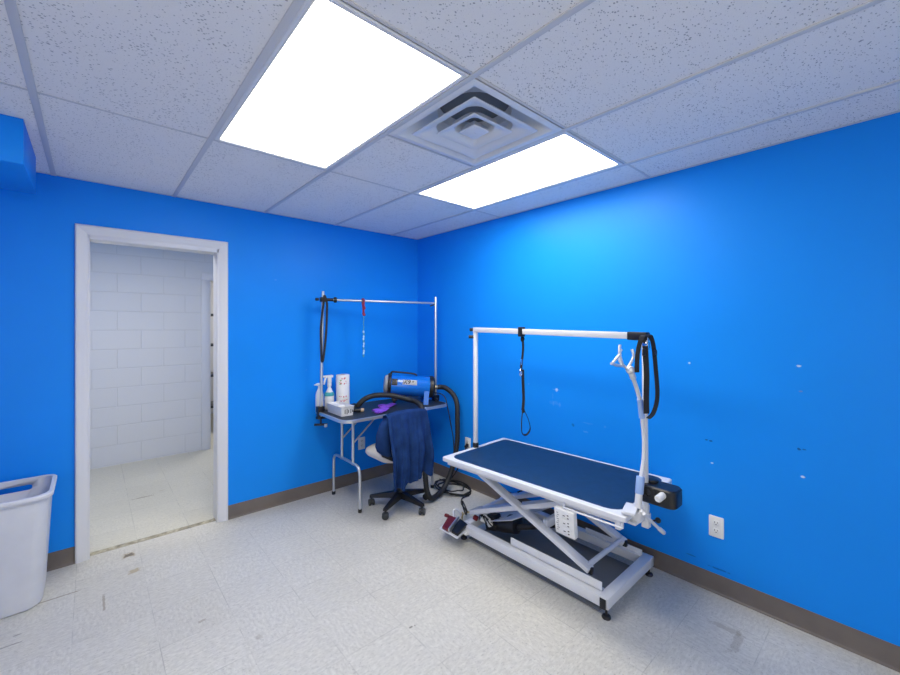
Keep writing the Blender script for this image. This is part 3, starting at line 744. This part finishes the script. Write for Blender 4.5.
MB().cyl((lx+.03, ly-.03, fz-.13), (lx+.03, ly-.03, fz-.105), .013).done('clamp_tip', M_ALU, ft)
rc = MB()
rc.box((rx, ry, fz+.03), (.055, .05, .055), .005).box((rx+.012, ry, fz-.02), (.02, .045, .09), .003).cyl((rx+.01, ry-.01, fz+.02), (rx-.02, ry-.04, fz+.02), .012)
rc.done('table_clamp', M_BLACK, ft)

# strap on the far post and red leash on the bar
s = MB().ribbon([(-1.128, -.20, 1.735), (-1.108, -.20, 1.68), (-1.106, -.20, 1.60), (-1.112, -.20, 1.446), (-1.126, -.20, 1.30), (-1.141, -.198, 1.19), (-1.152, -.198, 1.20), (-1.158, -.198, 1.34), (-1.160, -.20, 1.45), (-1.150, -.20, 1.57), (-1.134, -.20, 1.69)], .018, .0035, (1, -.2, 0), 6, True)
tag(s.done('leash_strap', M_NYLON), 'black strap looped over the far-left post of the folding table', 'strap')
rl = thing('beaded_leash', 'short red corded leash with pale blue chain hanging from the thin silver crossbar', 'leash', (-.798, -.265, 1.2))
MB().ribbon([(-.805, -.285, 1.709), (-.800, -.262, 1.721), (-.793, -.245, 1.70), (-.795, -.26, 1.64), (-.797, -.272, 1.57)], .022, .005, (1, .3, 0)).ribbon([(-.803, -.285, 1.709), (-.806, -.285, 1.64), (-.800, -.275, 1.57)], .018, .005, (1, .3, 0)).tube([(-.798, -.27, 1.66), (-.79, -.28, 1.64), (-.80, -.285, 1.63), (-.806, -.27, 1.645)], .006, 6, 4, True).tube([(-.798, -.27, 1.60), (-.79, -.28, 1.58), (-.80, -.285, 1.575), (-.806, -.27, 1.59)], .006, 6, 4, True).done('cord_loop', M_REDCORD, rl)
b1 = MB(); b2 = MB()
for k in range(17):
    z = 1.555-k*.021
    (b2 if k > 5 and k % 3 != 1 else b1).sph((-.798+.002*math.sin(k*1.9), -.272, z), .0085 if k > 5 else .006, (1, 1, 1.35), seg=10)
b1.tube([(-.798, -.272, 1.56), (-.798, -.272, 1.20)], .0025, 6, 2)
b1.done('bead_chain', M_TEAL, rl); b2.done('pale_beads', M_PALEBEAD, rl)['label'] = 'pale blue beads'

# things on the folding table
def spray(x, y, z0, k):
    M = Matrix.Translation((x, y, z0))
    return M
zt = fz+.001
sb = thing('spray_bottle', 'white trigger spray bottle standing beside the paper towel roll', 'spray bottle', (-1.055, -.135, zt))
Tm = Matrix.Translation((-1.050, -.125, zt))
MB(Tm).lathe([(0, 0), (.036, 0), (.040, .006), (.040, .10), (.037, .13), (.022, .165), (.014, .185), (.014, .20), (0, .20)]).done('bottle_body', M_WHITE_PL, sb)
MB(Tm).lathe([(.0405, .115), (.0415, .118), (.039, .135), (.034, .147), (.032, .147)]).done('label_band', M_GREEN, sb)['label'] = 'teal band'
MB(Tm).cyl((0, 0, .195), (0, 0, .225), .018, bev=.002).box((.0, 0, .255), (.035, .03, .06), .008).box((-.005, -.0, .282), (.075, .026, .022), .006).bar((-.035, 0, .27), (-.050, 0, .215), .012, .014).cyl((-.042, 0, .283), (-.056, 0, .283), .009).done('trigger_head', M_WHITE_PL, sb)
jg = thing('bottle', 'white plastic bottle with cap behind the left post of the folding table', 'bottle', (-1.128, -.105, zt))
Tm = Matrix.Translation((-1.130, -.104, zt))
MB(Tm).lathe([(0, 0), (.030, 0), (.033, .005), (.033, .125), (.027, .155), (.016, .175), (.013, .185), (0, .185)]).done('bottle_body', M_WHITE_PL, jg)
MB(Tm).cyl((0, 0, .183), (0, 0, .203), .012).box((-.006, 0, .218), (.04, .022, .022), .006).cyl((-.022, 0, .218), (-.045, 0, .216), .006).done('pump', M_WHITE_PL, jg)
pt = thing('paper_towel_roll', 'upright printed paper towel roll standing on the folding table', 'paper towel roll', (-.915, -.125, zt))
Tm = Matrix.Translation((-.925, -.128, zt))
MB(Tm).lathe([(.0195, .0), (.0205, .0), (.0205, .288), (.0185, .288)]).done('cardboard_core', M_TANWOOD, pt)
def dab(mb, a, z, w, h, rad=.0592):
    """small printed motif wrapped on the roll"""
    mb.box((rad*math.cos(a), rad*math.sin(a), z), (.0012, w, h), .0003, (0, 0, a))
pp = MB(Tm).lathe([(.02, 0), (.056, 0), (.0585, .003), (.0585, .283), (.056, .287), (.021, .287), (.020, .02)], seg=40)
n0 = len(pp.bm.faces)
random.seed(3)
for zc in (.235, .24, .075, .085):
    for k in range(5):
        a = R(-118+random.uniform(-34, 40)); dab(pp, a, zc+random.uniform(-.028, .03), random.uniform(.004, .012), random.uniform(.004, .014))
n1 = len(pp.bm.faces)
for k in range(6): dab(pp, R(-138+random.uniform(-12, 12)), .225+random.uniform(-.018, .02), .008, .008)
po = pp.done('paper', [M_PAPER, M_PRINTRED, M_PRINTGRN], pt)
for f in po.data.polygons: f.material_index = 0 if f.index < n0 else (1 if f.index < n1 else 2)
# white box with dark slots
bk = thing('plastic_basket', 'low white plastic basket with dark slots at the near end of the folding table', 'basket', (-1.06, -.33, zt))
bx0, bx1, by0, by1 = -1.118, -1.004, -.488, -.215
s = MB()
zb = zt
ob_ = lambda e, z: [(x, y, z) for x, y in rrect(bx0+e, by0+e, bx1-e, by1-e, .012, 4)]
s.loft([ob_(.006, zb), ob_(0, zb+.07), ob_(-.003, zb+.074), ob_(.004, zb+.074), ob_(.010, zb+.006)], caps=False, closed=False)
s.prism([(p[0], p[1]) for p in ob_(.008, 0)], zb+.001, zb+.006)
bo = s.done('basket_shell', M_WHITE_PL, bk)
sl = MB()
for k, (x, h) in enumerate(((-1.085, .035), (-1.068, .044), (-1.055, .026), (-1.035, .036), (-1.02, .02))):
    sl.box((x, by0+.0022, zb+.036), (.006, .004, h), .0015)
sl.done('slots', M_SLOT, bk)
MB().box((-1.06, -.30, zb+.052), (.07, .12, .03), .008, (0, .1, .2)).done('contents', M_PAPER, bk)['label'] = 'white folded contents'
bh = thing('grooming_brush', 'short black brush with tan tip lying beside the white basket', 'brush', (-.91, -.43, zt))
MB().cyl((-.965, -.395, zt+.017), (-.912, -.428, zt+.017), .016, bev=.004).done('brush_grip', M_BLACK, bh)
MB().cyl((-.912, -.428, zt+.017), (-.890, -.442, zt+.017), .017, .013, bev=.003).done('tip', M_TANWOOD, bh)['label'] = 'tan tip'
dc = MB().box((-.845, -.175, zt+.012), (.10, .06, .022), .008, (0, 0, .4)).cyl((-.80, -.16, zt+.013), (-.75, -.14, zt+.013), .009)
tag(dc.done('clipper', M_BLACK), 'small black clipper lying right of the paper towel roll', 'clipper')
def glove(name, cx, cy, rot, sc, label):
    Tm = Matrix.Translation((cx, cy, zt+.010)) @ Matrix.Rotation(rot, 4, 'Z') @ Matrix.Scale(sc, 4)
    s = MB(Tm)
    s.loft([[(x, y*w, z*h) for y, z in [(math.cos(a), math.sin(a)) for a in [2*math.pi*k/14 for k in range(14)]]] for x, w, h in ((.125, .035, .005), (.12, .042, .009), (.07, .046, .010), (.02, .052, .010), (-.03, .054, .010), (-.055, .046, .008), (-.062, .03, .004))])
    for y, l, a in ((-.036, .055, .10), (-.012, .07, .03), (.013, .066, -.04), (.036, .05, -.12)):
        s.tube([(-.04, y, .0), (-.06-l*.5, y+a*.15*l, .002), (-.06-l, y+a*.5*l, 0)], .0095, 8, 4)
    s.tube([(.03, .045, 0), (.0, .075, .002), (-.04, .09, 0)], .0105, 8, 4)
    tag(s.done(name, M_PURPLE), label, 'glove', 'purple rubber gloves on the folding table')
glove('rubber_glove', -.622, -.388, .50, .85, 'purple rubber glove nearer the blue dryer')
glove('rubber_glove', -.765, -.520, .62, .78, 'purple rubber glove nearer the front edge of the folding table')

# ------------------------------------------------------------------ dryer with its hose
A, B_ = V((-.575, -.262, .944)), V((-.180, -.505, .906))
ux = (B_-A).normalized(); LD = (B_-A).length
uy = V((0, 0, 1)).cross(ux).normalized(); uz = ux.cross(uy)
DR = Matrix.Translation(A) @ Matrix((( ux.x, uy.x, uz.x, 0), (ux.y, uy.y, uz.y, 0), (ux.z, uy.z, uz.z, 0), (0, 0, 0, 1)))
XR = DR @ Matrix.Rotation(R(90), 4, 'Y')     # lathe axis along the dryer
dr = thing('pet_dryer', 'blue cylindrical force dryer with black hose on the folding table', 'pet dryer', (-.38, -.38, zt))
rad = .096
MB(XR).lathe([(rad-.004, .045), (rad, .049), (rad, LD-.055), (rad-.003, LD-.050), (.05, LD-.05)], seg=44).done('body', M_DRYER, dr)
MB(XR).lathe([(0, -.012), (.055, -.010), (.078, -.002), (.088, .012), (.090, .028), (.088, .03)], seg=40).done('filter_cap', M_GREYPL, dr)
MB(XR).lathe([(.06, .026), (rad+.005, .026), (rad+.008, .032), (rad+.008, .048), (rad+.003, .056), (.06, .056)], seg=44).done('end_ring', M_BLACK, dr)
MB(XR).lathe([(.06, LD-.056), (rad+.003, LD-.056), (rad+.006, LD-.050), (rad+.006, LD-.022), (rad-.01, LD-.008), (.05, LD-.004), (0, LD-.004)], seg=44).done('end_ring', M_BLACK, dr)
MB(XR).cyl((0, 0, LD-.006), (0, 0, LD+.030), .024, .020, bev=.003).done('hose_connector', M_BRASS, dr)
MB(DR).box((.085, -.080, .035), (.055, .020, .06), .006, (R(-25), 0, 0)).cyl((.085, -.092, .045), (.085, -.100, .048), .012).done('switch_plate', M_BLACK, dr)
MB(DR).tube([(.055, 0, rad), (.052, 0, rad+.018), (.075, -.005, rad+.024), (.15, -.008, rad+.022), (.22, -.008, rad+.020), (.275, -.005, rad+.012), (.290, 0, rad-.004)], .008, 10, 5).done('handle', M_RUBBER, dr)
MB(DR).tube([(.040, -.02, rad+.006), (.034, -.07, .075), (.030, -.10, .01), (.036, -.085, -.05), (.05, -.04, -.09)], .007, 8, 5).done('strap', M_RUBBER, dr)
# wrapped name plate
def wrap(mb_pts, x0, th0, rr):
    return [V((x0+p[0], -rr*math.cos(th0+p[1]/rr), rr*math.sin(th0+p[1]/rr))) for p in mb_pts]
th0 = R(26)
def plate(x0, x1, h, rr, m_, name):
    bm = bmesh.new(); n = 8
    g1 = [[bm.verts.new(DR @ q) for q in wrap([(x, -h/2+h*k/n) for k in range(n+1)], 0, th0, rr)] for x in (x0, x1)]
    for k in range(n): bm.faces.new((g1[0][k], g1[1][k], g1[1][k+1], g1[0][k+1]))
    bmesh.ops.solidify(bm, geom=list(bm.faces), thickness=.0008)
    bmesh.ops.recalc_face_normals(bm, faces=bm.faces)
    return finish(bm, name, m_, dr)
lab = plate(.158, .288, .048, rad+.0018, M_WHITE_PL, 'name_plate')
lab['label'] = 'white name plate'
OFF[lab] = OFF[dr]
def letters(txt, x0, y0, size, name, shear=.25):
    cu = bpy.data.curves.new('_txt', 'FONT'); cu.body = txt; cu.size = size; cu.shear = shear; cu.extrude = 0; cu.offset = size*.018
    to = bpy.data.objects.new('_txt', cu); COL.objects.link(to)
    dg = bpy.context.evaluated_depsgraph_get(); me = bpy.data.meshes.new_from_object(to.evaluated_get(dg))
    bpy.data.objects.remove(to)
    bm = bmesh.new(); bm.from_mesh(me); bpy.data.meshes.remove(me)
    bmesh.ops.triangulate(bm, faces=bm.faces)
    for v in bm.verts: v.co = DR @ wrap([(v.co.x+x0, v.co.y+y0)], 0, th0, rad+.0028)[0]
    bmesh.ops.recalc_face_normals(bm, faces=bm.faces)
    return finish(bm, name, M_BLACK, lab)
letters('K9', .164, -.017, .054, 'lettering')
letters('III', .238, -.002, .026, 'lettering')
# feet
MB(DR).bar((.10, -.03, -rad+.004), (.10, -.04, -rad-.045), .05, .03).cyl((.10, -.04, -rad-.045), (.10, -.042, -.1745), .012).done('foot', M_BLACK, dr)
MB(DR).bar((.10, .03, -rad+.004), (.10, .04, -rad-.045), .05, .03).cyl((.10, .04, -rad-.045), (.10, .042, -.1745), .012).done('foot', M_BLACK, dr)
blk = MB(DR)
blk.loft([[(LD-.105, y0, z), (LD-.060, y0, z), (LD-.060, y1, z), (LD-.105, y1, z)] for (y0, y1, z) in ((-.105, -.035, -.1515), (-.098, -.05, -.10), (-.09, -.06, -.02))])
blk.done('foot', M_DRYER, dr)['label'] = 'blue foot bracket'
blk = MB(DR)
blk.loft([[(LD-.105, y0, z), (LD-.060, y0, z), (LD-.060, y1, z), (LD-.105, y1, z)] for (y0, y1, z) in ((.035, .105, -.1515), (.05, .098, -.10), (.06, .09, -.02))])
blk.done('foot', M_DRYER, dr)['label'] = 'blue foot bracket'
# hose: dryer -> floor -> back up over the table
E_ = B_ + ux*.028
hose = [E_, E_+ux*.04+V((0, 0, .003)), (-.105, -.585, .895), (-.085, -.66, .845), (-.088, -.715, .765), (-.100, -.735, .628), (-.112, -.745, .448), (-.150, -.745, .265), (-.215, -.745, .125), (-.30, -.765, .055), (-.40, -.79, .030), (-.475, -.81, .042), (-.505, -.80, .11),
        (-.503, -.77, .25), (-.485, -.715, .50), (-.470, -.690, .68), (-.462, -.675, .775), (-.462, -.60, .815), (-.475, -.53, .822), (-.537, -.485, .845), (-.62, -.43, .868), (-.72, -.365, .872), (-.80, -.335, .855), (-.85, -.315, .820), (-.872, -.30, .786)]
MB().tube(hose, .0225, 14, 14, rib=.045).done('hose', M_RUBBER, dr, 80)
MB().cyl(hose[-2], V(hose[-1])+V((-.008, .004, -.006)), .018, .013, bev=.002).done('hose_nozzle', M_BLACK, dr)
# dryer power cord and coils
pc = MB().tube([(-.215, -.47, .85), (-.20, -.60, .86), (-.20, -.68, .83), (-.185, -.70, .73), (-.15, -.70, .587), (-.12, -.70, .445), (-.08, -.66, .28), (-.07, -.60, .12), (-.07, -.54, .02), (-.09, -.47, .008)], .0042, 8, 8)
tag(pc.done('power_cord', M_RUBBER), 'thin black power cord dropping from the blue dryer to the floor', 'cord')
def coil(cx, cy, r, z, ex, ph, n=26):
    return [(cx+r*ex*math.cos(ph+2*math.pi*k/n)*(1+.03*math.sin(3*k)), cy+r*math.sin(ph+2*math.pi*k/n)*(1+.04*math.cos(2*k)), z+.003*math.sin(k*1.3)) for k in range(n)]
cc = []
for q in range(4):
    cc += coil(-.135-.008*q, -.76+.02*q, .150+.022*(q % 3), .008+.0085*q, .68, q*.5, 24)
cc += [(-.11, -.58, .03), (-.06, -.62, .06), (-.035, -.70, .20), (-.025, -.765, .35), (-.022, -.772, .382)]
cc += []
ck = thing('coiled_cord', 'coil of black power cord on the floor under the corner outlet', 'cord', (-.13, -.76, 0))
MB().tube(cc, .0062, 8, 3).done('cable', M_RUBBER, ck)
MB().cyl((-.006, -.772, .382), (-.045, -.775, .378), .014, .010, bev=.003).box((-.012, -.772, .382), (.012, .03, .032), .004).done('plug', M_BLACK, ck)
yw = MB().tube([(-.60, -1.33, .14), (-.50, -1.22, .02), (-.40, -1.14, .006), (-.30, -1.17, .006), (-.20, -1.20, .008), (-.06, -1.25, .02)], .004, 8, 6)
tag(yw.done('extension_cord', M_YELLOW), 'thin yellowish cord running along the floor at the far end of the white table', 'cord')
bw2 = MB().tube([(-.58, -1.36, .15), (-.55, -1.28, .19), (-.50, -1.23, .12), (-.44, -1.20, .03), (-.36, -1.12, .007), (-.30, -1.0, .007), (-.22, -.93, .009), (-.15, -.94, .012)], .005, 8, 6)
tag(bw2.done('table_cord', M_RUBBER), 'black cord linking the white table base to the coiled cord', 'cord')
hang = MB().tube([(-.845, -.20, .735), (-.850, -.22, .70), (-.845, -.21, .655), (-.835, -.20, .64), (-.82, -.20, .68), (-.815, -.19, .735)], .012, 8, 6).box((-.838, -.21, .665), (.06, .04, .075), .015, (.2, .3, .3))
tag(hang.done('hanging_cord', M_RUBBER), 'black cord bundle hanging under the folding table', 'cord')

# ------------------------------------------------------------------ wall outlets
def outlet(loc, rz, label, group=None, shape='duplex'):
    Tm = Matrix.Translation(loc) @ Matrix.Rotation(rz, 4, 'Z')      # local -y faces the room
    o = thing('wall_outlet', label, 'outlet', loc, 'white wall outlets')
    MB(Tm).prism(rrect(-.036, -.058, .036, .058, .006, 3), 0, .0055, .0015, Matrix.Rotation(R(90), 4, 'X')).done('faceplate', M_OUTLET, o)
    if shape == 'duplex':
        for s_ in (-1, 1):
            z = s_*.0215
            so = MB(Tm).prism(rrect(-.0165, -.0145, .0165, .0145, .010, 5), .0, .0072, .001, Matrix.Translation((0, 0, z)) @ Matrix.Rotation(R(90), 4, 'X')).done('socket', M_WHITE_PL, o)
            MB(Tm).box((-.0065, -.0076, z+.004), (.0026, .001, .009), 0).box((.0065, -.0076, z+.004), (.0026, .001, .007), 0).cyl((0, -.0070, z-.007), (0, -.0081, z-.007), .0026, seg=12).done('socket_slots', M_SLOT, so)
        MB(Tm).cyl((0, -.005, 0), (0, -.0068, 0), .003, seg=12).done('screw', M_ALU, o)
    return o
outlet((0, -2.748, .366), R(-90), 'white duplex outlet low on the blue wall right of the white grooming table')
outlet((0, -.771, .395), R(-90), 'white outlet with black plug beside the far post of the white table')
outlet((-.668, 0, .362), 0, 'white outlet on the doorway wall under the folding table')

# ------------------------------------------------------------------ chair with garment
hx, hy = -.694, -.690
ch = thing('office_chair', 'black swivel chair with pale seat, dark garment over its back', 'chair', (hx, hy, 0))
for k, a in enumerate((135, 207, 279, 351, 63)):
    c, s_ = math.cos(R(a)), math.sin(R(a))
    q = lambda r, z, w=0: (hx+c*r-s_*w, hy+s_*r+c*w, z)
    g = MB()
    g.loft([[q(.03, .075, -.026), q(.03, .075, .026), q(.03, .125, .022), q(.03, .125, -.022)], [q(.14, .072, -.020), q(.14, .072, .020), q(.14, .108, .016), q(.14, .108, -.016)], [q(.255, .066, -.015), q(.255, .066, .015), q(.255, .086, .012), q(.255, .086, -.012)]])
    lo = g.done('base_leg', M_BLACK, ch, 50)
    cs = MB()
    rz = a+30
    ww = V((math.cos(R(rz)), math.sin(R(rz)), 0))
    cc_ = V((hx+c*.243, hy+s_*.243, 0))
    cs.cyl(cc_+ww*.007+V((0, 0, .0265)), cc_+ww*.024+V((0, 0, .0265)), .0265, seg=22, bev=.005).cyl(cc_-ww*.007+V((0, 0, .0265)), cc_-ww*.024+V((0, 0, .0265)), .0265, seg=22, bev=.005).cyl(cc_-ww*.01+V((0, 0, .0265)), cc_+ww*.01+V((0, 0, .0265)), .016, seg=16).cyl(cc_+V((0, 0, .03)), cc_+V((0, 0, .075)), .008, seg=12).box(cc_+V((0, 0, .047)), (.035, .03, .016), .006, (0, 0, R(rz)))
    cs.done('caster', M_STEELDK, ch)
MB().cyl((hx, hy, .07), (hx, hy, .135), .034, .030, bev=.004).cyl((hx, hy, .13), (hx, hy, .27), .025, bev=.003).cyl((hx, hy, .26), (hx, hy, .40), .015).done('column', M_BLACK, ch)
MB().box((hx, hy, .405), (.20, .16, .03), .006).bar((hx+.05, hy+.05, .405), (hx+.22, hy+.07, .40), .014, .014).done('seat_plate', M_BLACK, ch)
se = MB()
so_ = lambda e, z: [(hx-.005+x, hy+.045+y, z) for x, y in rrect(-.225+e, -.215+e, .225-e, .215-e, (.10, .10, .12, .12), 7)]
se.loft([so_(.05, .418), so_(.012, .426), so_(0, .445), so_(.004, .468), so_(.022, .482), so_(.07, .489)])
se.done('seat', M_BEIGE, ch, 60)
bkx = hx-.02
ba = MB()
ba.loft([[(bkx-.04+x, -.868-t_, z) for x, z in rrect(-.145+e, .47+e, .145-e, .785-e, .06, 6)] for e, t_ in ((.012, -.016), (0, -.010), (0, .002), (.012, .010))])
ba.done('backrest', M_BEIGE, ch, 60)
MB().bar((bkx, hy-.05, .405), (bkx, -.83, .42), .05, .014).bar((bkx, -.83, .415), (bkx, -.845, .60), .05, .014, (0, 1, 0)).done('back_bracket', M_BLACK, ch)

# garment: folded cloth hung over the backrest
gm = thing('garment', 'dark navy fleece garment draped over the back of the swivel chair', 'garment', (-.74, -.89, .25))
def cloth():
    bm = bmesh.new(); nu, nv = 60, 56
    grid = []
    for j in range(nv+1):
        v = j/nv; row = []
        for i in range(nu+1):
            u = i/nu; x_ = u*2-1                     # -1 left .. 1 right
            # hem: long at left-middle, shorter at right, scalloped
            hem = .255+.055*u+.018*math.sin(u*17)+.014*math.sin(u*31+1) + (.03 if u > .55 else 0)*math.sin((u-.55)*7)
            top = .822-.020*x_*x_
            # path: short flap on the seat side (v<.18), over the top, long front
            if v < .20:
                t = v/.20; z = top-.17*(1-t)-.004; y = -.838+.012*(1-t); f = (1-t)*.4
            elif v < .27:
                t = (v-.20)/.07; a = math.pi*t; z = top+.012*math.sin(a); y = -.872+.034*math.cos(a); f = .1
            else:
                t = (v-.27)/.73; z = top-(top-hem)*t; y = -.906-.05*min(1, t*1.4)*(1-.5*t); f = min(1, .15+t*1.5)
            half = .178+.010*math.sin(3*v)
            tt = max(0, (v-.27)/.73)
            cx = bkx-.062-.012*tt
            wl = half*(1-.13*tt); wr = half*(1+.25*tt*(1 if tt < .6 else 1-(tt-.6)*.9))
            x = cx+(x_*wl if x_ < 0 else x_*wr)
            fold = .016*math.sin(x_*9+.6+tt*.8)+.010*math.sin(x_*17+2.0-tt)+.006*math.sin(x_*31+tt*3)
            y += (fold-.018)*f*1.15 - .004*math.sin(z*22+x_*4)*f
            row.append(bm.verts.new((x, y, z)))
        grid.append(row)
    for j in range(nv):
        for i in range(nu):
            bm.faces.new((grid[j][i], grid[j][i+1], grid[j+1][i+1], grid[j+1][i]))
    bmesh.ops.recalc_face_normals(bm, faces=bm.faces)
    bmesh.ops.solidify(bm, geom=list(bm.faces), thickness=.005)
    bmesh.ops.recalc_face_normals(bm, faces=bm.faces)
    return bm
finish(cloth(), 'cloth', M_TOWEL, gm, 80)
sv = MB()
def ring_at(c, rx, ry, n=16, wob=.0, tilt=0):
    return [(c[0]+rx*math.cos(2*math.pi*k/n)*(1+wob*math.sin(5*k)), c[1]+ry*math.sin(2*math.pi*k/n)*(1+wob*math.cos(3*k)), c[2]+tilt*math.cos(2*math.pi*k/n)) for k in range(n)]
sv.loft([ring_at((-.915, -.870, .800), .030, .028, 16, .05), ring_at((-.945, -.862, .75), .050, .040, 16, .08), ring_at((-.958, -.855, .68), .062, .045, 16, .10), ring_at((-.963, -.850, .60), .062, .046, 16, .12, .01), ring_at((-.950, -.848, .53), .060, .044, 16, .12, -.02), ring_at((-.930, -.848, .495), .050, .038, 16, .1, -.028)])
sv.done('sleeve', M_TOWEL, gm, 80)
MB().loft([ring_at((-.930, -.848, .505), .050, .041, 16, .1, -.028), ring_at((-.918, -.848, .472), .050, .038, 16, .1, -.03)]).done('cuff', M_NYLON, gm, 60)['label'] = 'darker cuff'

# ------------------------------------------------------------------ wastebasket
wb = thing('wastebasket', 'tall pale grey plastic wastebasket standing against the blue wall left of the doorway', 'wastebasket', (-2.95, -.27, 0))
def bring(z, e, xb=.0):
    """rounded rectangle bulged at the front; e grows the outline"""
    k = z/.60
    x1 = -2.790+.030*k+e; x0 = -3.150-.036*k-e; y0 = -.405-.040*k-e; y1 = -.125+.050*k+e
    pts = rrect(x0, y0, x1, y1, .055, 8); cx = (x0+x1)/2; hw = (x1-x0)/2
    out = []
    for x, y in pts:
        bul = .035*(1-((x-cx)/hw)**2)
        out.append((x, y-(bul if y < (y0+y1)/2 else -.0), z))
    return out
s = MB()
inner_b = [bring(z, -.006) for z in (.594, .3, .012)]
s.loft([bring(.0, -.014), bring(.006, -.004), bring(.03, 0), bring(.55, 0), bring(.592, .0)] + [bring(.592, -.005), bring(.55, -.005), bring(.03, -.006), bring(.012, -.012)])
wo = s.done('bin_body', M_BIN, wb, 40)
# real handle slot through the back panel
cut = MB().span((-3.01, -.16, .534), (-2.850, -.005, .564), .012)
co = cut.done('_cut', M_BIN)
md = wo.modifiers.new('slot', 'BOOLEAN'); md.operation = 'DIFFERENCE'; md.object = co; md.solver = 'EXACT'
dg = bpy.context.evaluated_depsgraph_get()
nm = bpy.data.meshes.new_from_object(wo.evaluated_get(dg))
wo.modifiers.clear(); wo.data = nm
bpy.data.objects.remove(co)
MB().loft([bring(.574, .001), bring(.574, .012), bring(.580, .015), bring(.594, .015), bring(.600, .010), bring(.600, -.003), bring(.596, -.005)], caps=False, closed=True).done('bin_rim', M_BIN, wb, 40)

# ------------------------------------------------------------------ light and camera
def area(name, loc, sx, sy, power, rot=(0, 0, 0), col=(1, .97, .93)):
    l = bpy.data.lights.new(name, 'AREA'); l.shape = 'RECTANGLE'; l.size = sx; l.size_y = sy; l.energy = power; l.color = col
    o = bpy.data.objects.new(name, l); COL.objects.link(o); o.location = loc; o.rotation_euler = rot
    return o
area('hall_fill', (-2.6, .62, H-.02), 2.4, .6, 27)  # unseen area light added under the hall ceiling to brighten the hall
area('store_lamp', (-1.1, HY+.5, H-.02), .5, .6, 22)

w = bpy.data.worlds.new('World'); SC.world = w; w.use_nodes = True
w.node_tree.nodes['Background'].inputs[0].default_value = (1.0, .965, .90, 1)
w.node_tree.nodes['Background'].inputs[1].default_value = 1.55

cam = bpy.data.cameras.new('camera'); co = bpy.data.objects.new('camera', cam); COL.objects.link(co)
co.location = (-2.595, -3.443, 1.480); co.rotation_euler = (R(90), 0, R(-41.6))
cam.sensor_width = 36; cam.lens = 404/900*36; cam.shift_y = -11.5/900; cam.clip_start = .05
SC.camera = co
SC.view_settings.view_transform = 'Standard'; SC.view_settings.look = 'None'
SC.view_settings.exposure = .12; SC.view_settings.gamma = 1; SC.view_settings.use_curve_mapping = False
SC.cycles.use_denoising = True
SC.cycles.max_bounces = 14; SC.cycles.diffuse_bounces = 8; SC.cycles.glossy_bounces = 5
SC.cycles.sample_clamp_indirect = 8
